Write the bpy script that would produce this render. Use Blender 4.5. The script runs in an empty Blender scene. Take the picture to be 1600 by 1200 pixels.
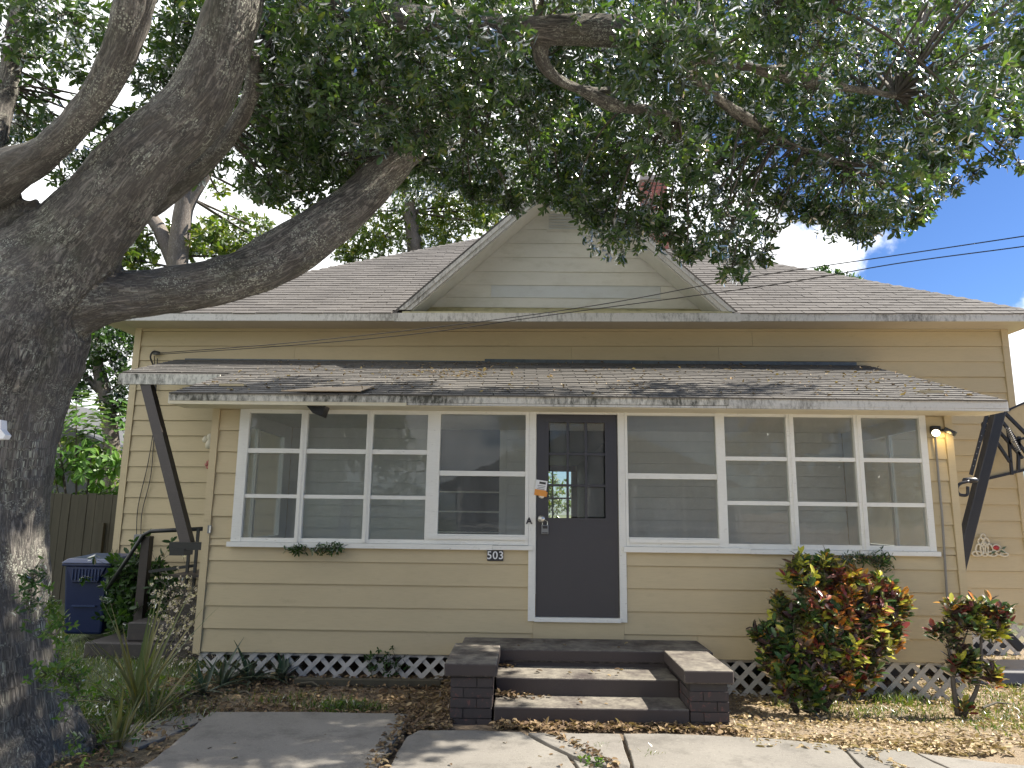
import bpy, bmesh, math, random
import numpy as np
from mathutils import Vector, Matrix
random.seed(7); rng = np.random.default_rng(11)
scene = bpy.context.scene
COL = scene.collection
# ------------------------------------------------------------------ camera, sky, sun, exposure
cd = bpy.data.cameras.new("camera"); cam = bpy.data.objects.new("camera", cd); COL.objects.link(cam)
cd.sensor_width = 36; cd.sensor_fit = 'HORIZONTAL'; cd.lens = 36*1130.52/1600; cd.clip_start = .05; cd.clip_end = 2000
R, U, F = Vector((0.999816, 0.014926, 0.012049)), Vector((-0.009242, -0.175566, 0.984424)), Vector((-0.016809, 0.984354, 0.175396))
CAMLOC = Vector((0.000, -7.409, 1.600))
cam.matrix_world = Matrix(((R.x, U.x, -F.x, CAMLOC.x), (R.y, U.y, -F.y, CAMLOC.y), (R.z, U.z, -F.z, CAMLOC.z), (0, 0, 0, 1)))
scene.camera = cam
SUN = Vector((.95, .13, 1.0)).normalized()
sd = bpy.data.lights.new("sun", 'SUN'); so = bpy.data.objects.new("sun", sd); COL.objects.link(so)
sd.energy = 3.9; sd.angle = math.radians(.53); sd.color = (1, .93, .82)
so.rotation_euler = SUN.to_track_quat('Z', 'Y').to_euler()
w = bpy.data.worlds.new("World"); scene.world = w; w.use_nodes = True
SKY_STRENGTH = .06
def build_world():
    n = w.node_tree.nodes; l = w.node_tree.links; n.clear()
    out = n.new('ShaderNodeOutputWorld'); bg = n.new('ShaderNodeBackground'); bg.inputs[1].default_value = SKY_STRENGTH
    sky = n.new('ShaderNodeTexSky'); sky.sky_type = 'NISHITA'; sky.sun_disc = False
    sky.sun_elevation = math.asin(SUN.z); sky.sun_rotation = math.atan2(SUN.x, SUN.y)
    sky.air_density = 1.0; sky.dust_density = .25; sky.ozone_density = 2.2
    tc = n.new('ShaderNodeTexCoord')
    def vm(op, a, b=None):
        x = n.new('ShaderNodeVectorMath'); x.operation = op
        for i, q in enumerate((a, b)):
            if q is None: continue
            if isinstance(q, (tuple, list)): x.inputs[i].default_value = q
            else: l.new(q, x.inputs[i])
        return x
    def mm(op, a, b=None, clamp=False):
        x = n.new('ShaderNodeMath'); x.operation = op; x.use_clamp = clamp
        for i, q in enumerate((a, b)):
            if q is None: continue
            if isinstance(q, (int, float)): x.inputs[i].default_value = q
            else: l.new(q, x.inputs[i])
        return x.outputs[0]
    def noise(vec, sc, det=6, ro=.6):
        x = n.new('ShaderNodeTexNoise'); x.inputs['Scale'].default_value = sc; x.inputs['Detail'].default_value = det; x.inputs['Roughness'].default_value = ro
        l.new(vec, x.inputs['Vector']); return x
    def ramp(v, a, b):
        x = n.new('ShaderNodeMapRange'); x.interpolation_type = 'SMOOTHSTEP'; l.new(v, x.inputs[0]); x.inputs[1].default_value = a; x.inputs[2].default_value = b; return x.outputs[0]
    D = vm('NORMALIZE', tc.outputs['Generated']).outputs[0]
    sep = n.new('ShaderNodeSeparateXYZ'); l.new(D, sep.inputs[0])
    # the flat cloud deck: directions laid out on a plane overhead
    zc = mm('ADD', mm('MAXIMUM', sep.outputs[2], 0.0), .22)
    cmb = n.new('ShaderNodeCombineXYZ'); l.new(mm('DIVIDE', sep.outputs[0], zc), cmb.inputs[0]); l.new(mm('DIVIDE', sep.outputs[1], zc), cmb.inputs[1]); cmb.inputs[2].default_value = 3.3
    big = noise(cmb.outputs[0], 1.1, 7, .58)
    # thicker cloud towards the west (left), thin towards the east
    side = mm('MULTIPLY', sep.outputs[0], -.85)
    cov = mm('ADD', big.outputs[0], side)
    deck = ramp(cov, .50, .66)
    # two cumulus heaps low in the south
    warp = noise(D, 9.0, 6, .62)
    wv = vm('SCALE', vm('SUBTRACT', warp.outputs[1], (.5, .5, .5)).outputs[0]); wv.inputs[3].default_value = .16
    Dw = vm('ADD', D, wv.outputs[0]).outputs[0]
    heap = None
    for (c, rx, rz) in CLOUDS:
        d = vm('MULTIPLY', vm('SUBTRACT', Dw, c).outputs[0], (1/rx, 1/rx, 1/rz)).outputs[0]
        ln = n.new('ShaderNodeVectorMath'); ln.operation = 'LENGTH'; l.new(d, ln.inputs[0])
        r = n.new('ShaderNodeMapRange'); r.interpolation_type = 'SMOOTHSTEP'; l.new(ln.outputs['Value'], r.inputs[0]); r.inputs[1].default_value = 1.12; r.inputs[2].default_value = .72
        heap = r.outputs[0] if heap is None else mm('MAXIMUM', heap, r.outputs[0])
    cl = mm('MAXIMUM', deck, heap, True)
    cl = mm('MULTIPLY', cl, ramp(sep.outputs[2], .0, .08))
    shade = noise(Dw, 5.0, 5, .6)
    cr = n.new('ShaderNodeMapRange'); l.new(shade.outputs[0], cr.inputs[0]); cr.inputs[1].default_value = .3; cr.inputs[2].default_value = .7; cr.inputs[3].default_value = CLOUD_LO; cr.inputs[4].default_value = CLOUD_HI
    cc = n.new('ShaderNodeCombineColor')
    for i, k in enumerate((.97, .985, 1.0)): l.new(mm('MULTIPLY', cr.outputs[0], k), cc.inputs[i])
    mix = n.new('ShaderNodeMix'); mix.data_type = 'RGBA'; l.new(cl, mix.inputs[0]); gm = n.new('ShaderNodeGamma'); gm.inputs[1].default_value = 1.2; l.new(sky.outputs[0], gm.inputs[0]); tn = n.new('ShaderNodeMix'); tn.data_type = 'RGBA'; tn.blend_type = 'MULTIPLY'; tn.inputs[0].default_value = 1; tn.inputs[7].default_value = (.35, .43, .56, 1); l.new(gm.outputs[0], tn.inputs[6]); l.new(tn.outputs[2], mix.inputs[6]); l.new(cc.outputs[0], mix.inputs[7])
    l.new(mix.outputs[2], bg.inputs[0]); l.new(bg.outputs[0], out.inputs[0])
CLOUDS = [((0.337, 0.881, 0.332), .105, .052), ((0.248, 0.891, 0.381), .10, .085), ((0.573, 0.804, 0.160), .085, .075), ((-0.392, 0.844, 0.366), .3, .22), ((0.023, 0.888, 0.459), .22, .16)]
CLOUD_LO, CLOUD_HI = 6.6, 12.5
build_world()
scene.view_settings.view_transform = 'Standard'; scene.view_settings.look = 'None'
scene.view_settings.gamma = 1; scene.view_settings.use_curve_mapping = False
scene.view_settings.exposure = 1.72
scene.cycles.max_bounces = 8; scene.cycles.transparent_max_bounces = 16; scene.cycles.use_denoising = True
scene.cycles.sample_clamp_indirect = 6

# ------------------------------------------------------------------ helpers
WLOC = {}
def wloc(p): return WLOC.get(p.name, Vector((0, 0, 0))) if p is not None else Vector((0, 0, 0))
def thing(name, label, cat, loc=(0, 0, 0), group=None):
    o = bpy.data.objects.new(name, None); COL.objects.link(o); o.location = loc; o.empty_display_size = .1
    WLOC[o.name] = Vector(loc); o['label'] = label; o['category'] = cat
    if group: o['group'] = group
    return o
def tag(o, label, cat, group=None):
    o['label'] = label; o['category'] = cat
    if group: o['group'] = group
    return o
def link(name, data, parent=None, M=None):
    o = bpy.data.objects.new(name, data); COL.objects.link(o)
    M = M or Matrix()
    if parent is not None:
        o.parent = parent; M = Matrix.Translation(-wloc(parent)) @ M
    o.matrix_local = M; WLOC[o.name] = (M.translation.copy() if parent is None else wloc(parent) + M.translation)
    return o
class MB:
    def __init__(s): s.v = []; s.f = []
    def face(s, *pts):
        n = len(s.v); s.v += [tuple(p) for p in pts]; s.f.append(tuple(range(n, n+len(pts)))); return s
    def hexa(s, p):     # eight corners: bottom ring 0-3, top ring 4-7
        n = len(s.v); s.v += [tuple(q) for q in p]
        s.f += [tuple(n+i for i in q) for q in ((3, 2, 1, 0), (4, 5, 6, 7), (0, 1, 5, 4), (1, 2, 6, 5), (2, 3, 7, 6), (3, 0, 4, 7))]; return s
    def box(s, x0, x1, y0, y1, z0, z1):
        return s.hexa([(x0, y0, z0), (x1, y0, z0), (x1, y1, z0), (x0, y1, z0), (x0, y0, z1), (x1, y0, z1), (x1, y1, z1), (x0, y1, z1)])
    def beam(s, a, b, w, h, up=(0, 0, 1)):
        a, b = Vector(a), Vector(b); d = (b-a).normalized(); up = Vector(up)
        x = d.cross(up).normalized()*w/2; y = x.cross(d).normalized()*h/2
        return s.hexa([a-x-y, a+x-y, a+x+y, a-x+y, b-x-y, b+x-y, b+x+y, b-x+y])
    def tube(s, pts, rad, n=8):
        pts = [Vector(p) for p in pts]; m = len(pts)
        if not hasattr(rad, '__len__'): rad = [rad]*m
        t0 = (pts[1]-pts[0]).normalized(); x = t0.orthogonal().normalized(); base = len(s.v); prev = t0
        for i in range(m):
            t = ((pts[min(i+1, m-1)]-pts[max(i-1, 0)])).normalized()
            x = (x - t*x.dot(t)).normalized(); y = t.cross(x)
            for k in range(n):
                a = 2*math.pi*k/n; s.v.append(tuple(pts[i]+(x*math.cos(a)+y*math.sin(a))*rad[i]))
        for i in range(m-1):
            for k in range(n):
                a = base+i*n+k; b = base+i*n+(k+1) % n; s.f.append((a, b, b+n, a+n))
        s.f.append(tuple(base+k for k in reversed(range(n)))); s.f.append(tuple(base+(m-1)*n+k for k in range(n))); return s
    def lathe(s, c, prof, n=16, sx=1, sy=1):   # prof: (r, z) from bottom to top
        c = Vector(c); base = len(s.v)
        for r, z in prof:
            for k in range(n):
                a = 2*math.pi*k/n; s.v.append((c.x+r*sx*math.cos(a), c.y+r*sy*math.sin(a), c.z+z))
        for i in range(len(prof)-1):
            for k in range(n):
                a = base+i*n+k; b = base+i*n+(k+1) % n; s.f.append((a, b, b+n, a+n))
        s.f.append(tuple(base+k for k in reversed(range(n)))); s.f.append(tuple(base+(len(prof)-1)*n+k for k in range(n))); return s
    def prism(s, poly, z0, z1):
        n = len(poly); b = len(s.v)
        s.v += [(p[0], p[1], z0) for p in poly]+[(p[0], p[1], z1) for p in poly]
        s.f.append(tuple(b+i for i in reversed(range(n)))); s.f.append(tuple(b+n+i for i in range(n)))
        for i in range(n): j = (i+1) % n; s.f.append((b+i, b+j, b+n+j, b+n+i))
        return s
    def prismY(s, poly, y0, y1):    # polygon in x,z given counter-clockwise as seen from the street
        n = len(poly); b = len(s.v)
        s.v += [(p[0], y0, p[1]) for p in poly]+[(p[0], y1, p[1]) for p in poly]
        s.f.append(tuple(b+i for i in range(n))); s.f.append(tuple(b+n+i for i in reversed(range(n))))
        for i in range(n): j = (i+1) % n; s.f.append((b+j, b+i, b+n+i, b+n+j))
        return s
    def mesh(s, name, mat, smooth=False):
        me = bpy.data.meshes.new(name); me.from_pydata(s.v, [], s.f); me.materials.append(mat)
        if smooth: me.polygons.foreach_set('use_smooth', [True]*len(me.polygons))
        me.update(); return me
    def build(s, name, mat, parent=None, smooth=False, bevel=0):
        me = s.mesh(name, mat, smooth)
        o = link(name, me, parent, None)
        if parent is not None:      # the mesh is written in world coordinates; keep the part's origin at its thing
            o.matrix_local = Matrix.Translation(-wloc(parent)); WLOC[o.name] = Vector((0, 0, 0))
        if bevel:
            m = o.modifiers.new('bevel', 'BEVEL'); m.width = bevel; m.segments = 2; m.limit_method = 'ANGLE'; m.angle_limit = .6
        return o
def npmesh(name, V, Fq, mat, parent=None, kind=None, smooth=False):
    me = bpy.data.meshes.new(name); V = np.asarray(V, np.float32); Fq = np.asarray(Fq, np.int32); k = Fq.shape[1]
    me.vertices.add(len(V)); me.vertices.foreach_set('co', V.ravel())
    me.loops.add(Fq.size); me.loops.foreach_set('vertex_index', Fq.ravel())
    me.polygons.add(len(Fq)); me.polygons.foreach_set('loop_start', np.arange(0, Fq.size, k, dtype=np.int32))
    if smooth: me.polygons.foreach_set('use_smooth', np.ones(len(Fq), bool))
    me.materials.append(mat); me.update(calc_edges=True); me.validate()
    o = link(name, me, parent, None)
    if parent is not None: o.matrix_local = Matrix.Translation(-wloc(parent)); WLOC[o.name] = Vector((0, 0, 0))
    if kind: o['kind'] = kind
    return o
def structure(o): o['kind'] = 'structure'; return o
def unit(a): return a/np.maximum(np.linalg.norm(a, axis=-1, keepdims=True), 1e-9)
def leaf_arrays(Pb, A, N, L, W, fold=.16):
    A = unit(A); S = unit(np.cross(A, N)); N = unit(np.cross(S, A)); L = np.broadcast_to(np.asarray(L, float), (len(Pb),))[:, None]; W = np.broadcast_to(np.asarray(W, float), (len(Pb),))[:, None]
    V = np.stack([Pb, Pb+A*L*.36+S*W*.46+N*W*fold, Pb+A*L*.74+S*W*.42+N*W*(fold-.12), Pb+A*L-N*L*.08, Pb+A*L*.74-S*W*.42+N*W*(fold-.12), Pb+A*L*.36-S*W*.46+N*W*fold], 1).reshape(-1, 3)
    b = np.arange(len(Pb))[:, None]*6
    Fq = np.concatenate([b+np.array([[0, 1, 2, 3]]), b+np.array([[0, 3, 4, 5]])], 1).reshape(-1, 4)
    return V, Fq
def sprays(S, D, k, L, W, tilt=(.75, 1.25), step=.012):
    """k leaves in a whorl round each twig tip S pointing along D"""
    n = len(S); D = unit(D); X = unit(np.cross(D, unit(rng.normal(size=(n, 3))))); Y = np.cross(D, X)
    ang = (np.arange(k)[None]*2.4+rng.uniform(0, 6.28, (n, 1))+rng.normal(0, .25, (n, k)))[..., None]
    rad = X[:, None]*np.cos(ang)+Y[:, None]*np.sin(ang)
    th = rng.uniform(*tilt, (n, k))[..., None]
    A = D[:, None]*np.cos(th)+rad*np.sin(th); A[..., 2] -= .12
    N = D[:, None]*np.sin(th)-rad*np.cos(th)+rng.normal(0, .3, (n, k, 3))
    B = S[:, None]-D[:, None]*(np.arange(k)[None, :, None]*step)
    sc = rng.uniform(.7, 1.2, (n, k))
    return B.reshape(-1, 3), A.reshape(-1, 3), N.reshape(-1, 3), (L*sc).ravel(), (W*sc).ravel()
def inball(n): 
    d = unit(rng.normal(size=(n, 3))); return d*(rng.uniform(0, 1, (n, 1))**.42)
def twig_mesh(A, B, r):
    D = unit(B-A); X = unit(np.cross(D, np.array([.3, .2, .9]))); Y = np.cross(D, X); r = np.broadcast_to(np.asarray(r, float), (len(A),))[:, None]
    ring = lambda P, s: [P+(X*math.cos(a)+Y*math.sin(a))*r*s for a in (0, 2.094, 4.189)]
    V = np.stack(ring(A, 1)+ring(B, .55), 1).reshape(-1, 3); b = np.arange(len(A))[:, None]*6
    Fq = np.concatenate([b+np.array([[i, (i+1) % 3, 3+(i+1) % 3, 3+i]]) for i in range(3)], 1).reshape(-1, 4); return V, Fq
def bez(pts, n):    # smooth curve through points (Catmull-Rom)
    P = [Vector(p) for p in pts]; P = [P[0]*2-P[1]]+P+[P[-1]*2-P[-2]]; out = []
    for i in range(1, len(P)-2):
        for k in range(n):
            t = k/n; a, b, c, d = P[i-1:i+3]
            out.append(.5*((2*b)+(c-a)*t+(2*a-5*b+4*c-d)*t*t+(3*b-a-3*c+d)*t**3))
    out.append(P[-2]); return out
def vnoise(p):
    p = np.asarray(p, float); i = np.floor(p).astype(np.int64); f = p-i; f = f*f*(3-2*f)
    def h(x, y, z):
        n = (x*374761393+y*668265263+z*2147483647*3) & 0x7fffffff; n = ((n ^ (n >> 13))*1274126177) & 0x7fffffff; n = n ^ (n >> 16); return (n & 0xffff)/65535.
    r = 0
    for dx in (0, 1):
        for dy in (0, 1):
            for dz in (0, 1):
                w_ = (f[:, 0] if dx else 1-f[:, 0])*(f[:, 1] if dy else 1-f[:, 1])*(f[:, 2] if dz else 1-f[:, 2]); r = r+w_*h(i[:, 0]+dx, i[:, 1]+dy, i[:, 2]+dz)
    return r

# ------------------------------------------------------------------ materials
class NT:
    def __init__(s, name):
        s.m = bpy.data.materials.new(name); s.m.use_nodes = True; s.n = s.m.node_tree.nodes; s.l = s.m.node_tree.links
        s.b = s.n['Principled BSDF']; s.out = s.n['Material Output']
    def add(s, t, **kw):
        x = s.n.new('ShaderNode'+t)
        for k, v in kw.items(): setattr(x, k, v)
        return x
    def set(s, node, i, v):
        if hasattr(v, 'links') or hasattr(v, 'is_linked'): s.l.new(v, node.inputs[i])
        else: node.inputs[i].default_value = v
    def coord(s, kind='Object', scale=(1, 1, 1)):
        m = s.add('Mapping'); m.inputs['Scale'].default_value = scale
        src = s.add('NewGeometry').outputs['Position'] if kind == 'Position' else s.add('TexCoord').outputs[kind]
        s.l.new(src, m.inputs[0]); return m.outputs[0]
    def noise(s, vec, scale, det=4, ro=.55, dist=0):
        x = s.add('TexNoise'); s.l.new(vec, x.inputs['Vector']); x.inputs['Scale'].default_value = scale; x.inputs['Detail'].default_value = det; x.inputs['Roughness'].default_value = ro; x.inputs['Distortion'].default_value = dist; return x.outputs[0]
    def mr(s, v, a, b, c=0., d=1.):
        x = s.add('MapRange'); s.set(x, 0, v); x.inputs[1].default_value = a; x.inputs[2].default_value = b; x.inputs[3].default_value = c; x.inputs[4].default_value = d; return x.outputs[0]
    def math(s, op, a, b=0.):
        x = s.add('Math', operation=op); s.set(x, 0, a); s.set(x, 1, b); return x.outputs[0]
    def mix(s, f, a, b, mode='MIX'):
        x = s.add('Mix', data_type='RGBA', blend_type=mode); s.set(x, 0, f)
        for i, q in ((6, a), (7, b)):
            s.set(x, i, (*q, 1) if isinstance(q, tuple) and len(q) == 3 else q)
        return x.outputs[2]
    def ramp(s, v, stops):
        x = s.add('ValToRGB'); s.l.new(v, x.inputs[0]); e = x.color_ramp.elements
        e[0].position, e[0].color = stops[0][0], (*stops[0][1], 1); e[1].position, e[1].color = stops[-1][0], (*stops[-1][1], 1)
        for p, c in stops[1:-1]: q = e.new(p); q.color = (*c, 1)
        return x.outputs[0]
    def bump(s, h, strength, dist=.01):
        x = s.add('Bump'); x.inputs['Strength'].default_value = strength; x.inputs['Distance'].default_value = dist; s.l.new(h, x.inputs['Height']); s.l.new(x.outputs[0], s.b.inputs['Normal']); return x.outputs[0]
    def col(s, c): s.set(s.b, 'Base Color', (*c, 1) if isinstance(c, tuple) else c)
    def rough(s, r): s.set(s.b, 'Roughness', r)
def rnd(nt): return nt.add('ObjectInfo').outputs['Random']
def island(nt): return nt.add('NewGeometry').outputs['Random Per Island']

def paint(name, c, var=.10, dirt=(.18, .15, .10), dirt_amt=.35, scale=(1, 1, 1), rough=.6, thr=(.56, .78), chips=None, bump=.15, grain=(3, 30, 60)):
    t = NT(name); P = t.coord('Position', scale); G = t.coord('Position', grain)
    big = t.noise(P, 1.7, 5, .6); fine = t.noise(G, 3, 5, .6); blot = t.noise(P, 6.5, 6, .68)
    a = t.mix(t.mr(big, .3, .7), tuple(q*(1-var) for q in c), tuple(min(1, q*(1+var)) for q in c))
    a = t.mix(t.math('MULTIPLY', t.mr(rnd(t), 0, 1, 0, 1), .22), a, tuple(q*.78 for q in c))
    a = t.mix(t.math('MULTIPLY', t.mr(fine, .45, .75), .16), a, dirt)
    a = t.mix(t.mr(blot, thr[0], thr[1], 0, dirt_amt), a, dirt)
    if chips:
        ch = t.noise(t.coord('Position', (5, 20, 22)), 4, 5, .7); a = t.mix(t.mr(ch, chips[1], chips[1]+.03), a, chips[0])
    t.col(a); t.rough(rough); t.bump(t.noise(G, 9, 4, .6), bump, .004); return t.m
M = {}
M['siding'] = paint('siding_paint', (.54, .442, .268), .06, (.22, .18, .11), .35, (.7, 1, 1.6), .55, (.6, .85), chips=((.62, .57, .46), .74))
M['siding_in'] = paint('porch_inside_paint', (.74, .75, .74), .06, (.4, .4, .38), .2)
M['gable'] = paint('gable_paint', (.62, .61, .555), .07, (.36, .35, .27), .45, (.6, 1, 1.4), .6, (.5, .8), chips=((.42, .40, .36), .71))
M['gable_bare'] = paint('gable_primer', (.56, .585, .585), .07, (.36, .36, .33), .4, (.6, 1, 1.4), .6, (.5, .8))
M['gable_low'] = paint('gable_low_paint', (.52, .48, .30), .1, (.2, .2, .11), .7, (.6, 1, 1.4), .6, (.46, .7))
M['white'] = paint('white_trim_paint', (.78, .77, .71), .05, (.33, .30, .25), .35, (1, 1, 1), .5, (.6, .82), chips=((.33, .30, .26), .655))
M['cream'] = paint('cream_trim_paint', (.72, .66, .50), .05, (.33, .28, .2), .4, (1, 1, 1), .55, (.56, .8))
M['soffit'] = paint('soffit_paint', (.50, .44, .34), .06, (.28, .24, .19), .4)
def mildew(name, base, mould, lo, hi):
    t = NT(name); P = t.coord('Position', (9, 9, 3.2)); Q = t.coord('Position', (.8, .8, .8)); R2 = t.coord('Position', (30, 30, 14))
    m = t.math('ADD', t.math('MULTIPLY', t.noise(P, 3.2, 7, .72), .55), t.math('MULTIPLY', t.noise(Q, 1.3, 4), .55))
    a = t.mix(t.mr(m, lo, hi), base, mould); a = t.mix(t.mr(t.noise(R2, 2, 4, .7), .55, .75, 0, .35), a, (.15, .14, .12))
    t.col(a); t.rough(.7); t.bump(t.noise(R2, 2, 4), .2, .004); return t.m
M['fascia'] = mildew('mildewed_fascia', (.66, .64, .58), (.075, .075, .06), .50, .66)
M['fascia_main'] = mildew('grey_fascia', (.58, .57, .54), (.13, .125, .11), .56, .72)
M['door'] = paint('door_paint', (.040, .038, .044), .08, (.06, .055, .05), .3, (1, 1, 1), .38, bump=.05)
M['brown'] = paint('brown_timber_paint', (.030, .022, .019), .1, (.12, .09, .07), .3, (2, 2, 2), .5)
M['black_metal'] = paint('black_metal', (.016, .017, .022), .1, (.09, .06, .04), .2, (3, 3, 3), .38, bump=.05)
M['dark_metal'] = paint('dark_rail_metal', (.014, .016, .017), .1, (.07, .05, .04), .25, (3, 3, 3), .45, bump=.05)
M['grey_metal'] = paint('grey_metal', (.20, .205, .21), .1, (.12, .11, .1), .3, (3, 3, 3), .4, bump=.05)
M['flashing'] = paint('blue_grey_flashing', (.10, .125, .15), .08, (.03, .035, .04), .6, (2, 2, 2), .45, (.45, .7))
M['galv'] = paint('galvanised_pipe', (.22, .21, .19), .1, (.12, .08, .05), .5, (4, 4, 4), .45)
def steps_mat():
    t = NT('worn_brown_concrete'); P = t.coord('Position'); g = t.add('NewGeometry')
    sx = t.add('SeparateXYZ'); t.l.new(g.outputs['True Normal'], sx.inputs[0])
    wear = t.math('ADD', t.math('MULTIPLY', t.noise(P, 3.1, 7, .7), 1.0), t.mr(sx.outputs[2], .3, .9, -.22, .13))
    a = t.mix(t.noise(P, 2, 4), (.040, .031, .029), (.062, .049, .045))
    a = t.mix(t.mr(wear, .50, .66), a, t.mix(t.mr(t.noise(P, 13, 5, .7), .35, .65), (.11, .098, .083), (.235, .212, .172)))
    bv = t.add('Bevel'); bv.samples = 4; bv.inputs[0].default_value = .016; dt = t.add('VectorMath', operation='DOT_PRODUCT'); t.l.new(bv.outputs[0], dt.inputs[0]); t.l.new(g.outputs['True Normal'], dt.inputs[1])
    edge = t.mr(dt.outputs['Value'], .97, .80); a = t.mix(t.math('MULTIPLY', edge, t.mr(t.noise(P, 16, 6, .75), .46, .56, 0, .9)), a, (.34, .31, .26))
    t.col(a); t.rough(.75); t.bump(t.noise(P, 60, 5, .7), .35, .006); return t.m
M['steps'] = steps_mat()
def brick_mat(name, c1, c2, pt):
    t = NT(name); P = t.coord('Position'); r = rnd(t)
    a = t.mix(r, c1, c2); a = t.mix(t.mr(t.noise(P, 21, 6, .75), .57, .62, 0, .7), a, pt); t.col(a); t.rough(.75); t.bump(t.noise(P, 45, 5), .4, .005); return t.m
M['brick_brown'] = brick_mat('brown_painted_brick', (.040, .033, .032), (.060, .048, .046), (.17, .07, .06))
M['brick_red'] = brick_mat('red_brick', (.26, .085, .065), (.36, .13, .10), (.42, .30, .26))
M['mortar'] = paint('mortar', (.035, .03, .03), .1); M['mortar_red'] = paint('pale_mortar', (.36, .32, .30), .1)
def shingle_mat(name, c1, c2, lich):
    t = NT(name); P = t.coord('Position'); v = t.math('ADD', t.math('MULTIPLY', rnd(t), .5), t.math('MULTIPLY', island(t), .5))
    a = t.mix(t.mr(v, .15, .85), c1, c2)
    a = t.mix(t.mr(t.noise(P, 1.3, 5), .35, .7, 0, .6), a, tuple(q*.6 for q in c1)); a = t.mix(t.mr(t.noise(P, 34, 4, .7), .62, .70, 0, .6), a, lich)
    a = t.mix(t.mr(t.noise(P, 160, 2), .3, .7, 0, .35), a, tuple(q*1.5 for q in c2)); t.col(a); t.rough(.9); t.bump(t.noise(P, 220, 3), .5, .004); return t.m
M['roof'] = shingle_mat('main_roof_shingle', (.070, .064, .060), (.120, .111, .103), (.25, .24, .22))
M['awning'] = shingle_mat('awning_shingle', (.070, .066, .062), (.145, .135, .122), (.36, .34, .29))
def glass():
    t = NT('dusty_window_glass'); P = t.coord('Position')
    tr = t.add('BsdfTransparent'); tr.inputs[0].default_value = (.93, .95, .94, 1)
    gl = t.add('BsdfGlossy'); gl.inputs['Roughness'].default_value = .012
    df = t.add('BsdfDiffuse'); df.inputs[0].default_value = (.55, .56, .56, 1)
    fr = t.add('Fresnel'); fr.inputs[0].default_value = 1.5
    bp = t.add('Bump'); bp.inputs['Strength'].default_value = .035; bp.inputs['Distance'].default_value = .02; t.l.new(t.noise(P, 2.6, 2), bp.inputs['Height']); t.l.new(bp.outputs[0], gl.inputs['Normal'])
    m1 = t.add('MixShader'); t.l.new(t.mr(t.noise(t.coord('Position', (2, 2, 1)), 1.6, 5, .7), .3, .75, .05, .13), m1.inputs[0]); t.l.new(tr.outputs[0], m1.inputs[1]); t.l.new(df.outputs[0], m1.inputs[2])
    m2 = t.add('MixShader'); t.l.new(t.math('MULTIPLY', fr.outputs[0], .55), m2.inputs[0]); t.l.new(m1.outputs[0], m2.inputs[1]); t.l.new(gl.outputs[0], m2.inputs[2])
    t.l.new(m2.outputs[0], t.out.inputs[0]); return t.m
M['glass'] = glass()
def leafm(name, stops, trans=.35, spec=.35, rough=.38, use_island=True, tint=(1.5, 1.6, .55)):
    t = NT(name); r = island(t) if use_island else rnd(t); P = t.coord('Position')
    c = t.ramp(t.math('ADD', t.math('MULTIPLY', r, .8), t.math('MULTIPLY', t.noise(P, 1.4, 3), .2)), stops)
    df = t.add('BsdfDiffuse'); tl = t.add('BsdfTranslucent'); gl = t.add('BsdfGlossy'); gl.inputs['Roughness'].default_value = rough
    t.l.new(c, df.inputs[0]); t.l.new(t.mix(1., c, tint, 'MULTIPLY'), tl.inputs[0])
    m1 = t.add('MixShader'); m1.inputs[0].default_value = trans; t.l.new(df.outputs[0], m1.inputs[1]); t.l.new(tl.outputs[0], m1.inputs[2])
    fr = t.add('Fresnel'); fr.inputs[0].default_value = 1.45
    m2 = t.add('MixShader'); t.l.new(t.math('MULTIPLY', fr.outputs[0], spec*2), m2.inputs[0]); t.l.new(m1.outputs[0], m2.inputs[1]); t.l.new(gl.outputs[0], m2.inputs[2])
    t.l.new(m2.outputs[0], t.out.inputs[0]); return t.m
OAKS = [(0, (.030, .062, .027)), (.45, (.055, .105, .036)), (.8, (.085, .145, .042)), (.93, (.17, .20, .04)), (.965, (.16, .07, .03)), (1, (.20, .09, .05))]
M['oak_leaf'] = leafm('oak_leaf', OAKS, .38, .5, .3); M['oak_leaf_one'] = leafm('oak_leaf_single', OAKS, .38, .5, .3, False)
M['bright_leaf'] = leafm('background_leaf', [(0, (.05, .10, .02)), (.5, (.10, .15, .03)), (.85, (.19, .22, .04)), (1, (.26, .15, .04))], .45, .3)
M['dark_leaf'] = leafm('dark_shrub_leaf', [(0, (.02, .05, .015)), (.6, (.04, .09, .02)), (1, (.08, .15, .03))], .35, .35)
M['broad_leaf'] = leafm('broad_leaf', [(0, (.05, .13, .02)), (.6, (.09, .20, .03)), (1, (.16, .28, .05))], .4, .35, .4, False)
M['vine_leaf'] = leafm('vine_leaf', [(0, (.05, .12, .02)), (.6, (.09, .17, .03)), (1, (.18, .22, .05))], .4, .3)
M['strap'] = leafm('strap_leaf', [(0, (.025, .05, .03)), (.7, (.045, .08, .045)), (1, (.08, .10, .06))], .25, .4, .35, False)
M['blade'] = leafm('spiky_blade', [(0, (.07, .11, .035)), (.5, (.15, .16, .06)), (1, (.27, .22, .10))], .3, .3, .4, False)
M['grass'] = leafm('grass_blade', [(0, (.05, .10, .015)), (.5, (.10, .16, .03)), (.8, (.20, .20, .06)), (1, (.33, .27, .13))], .35, .2, .5)
M['litter'] = leafm('leaf_litter', [(0, (.06, .038, .025)), (.35, (.14, .09, .052)), (.7, (.26, .18, .10)), (.92, (.38, .29, .17)), (1, (.36, .28, .06))], .15, .15, .6)
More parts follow.
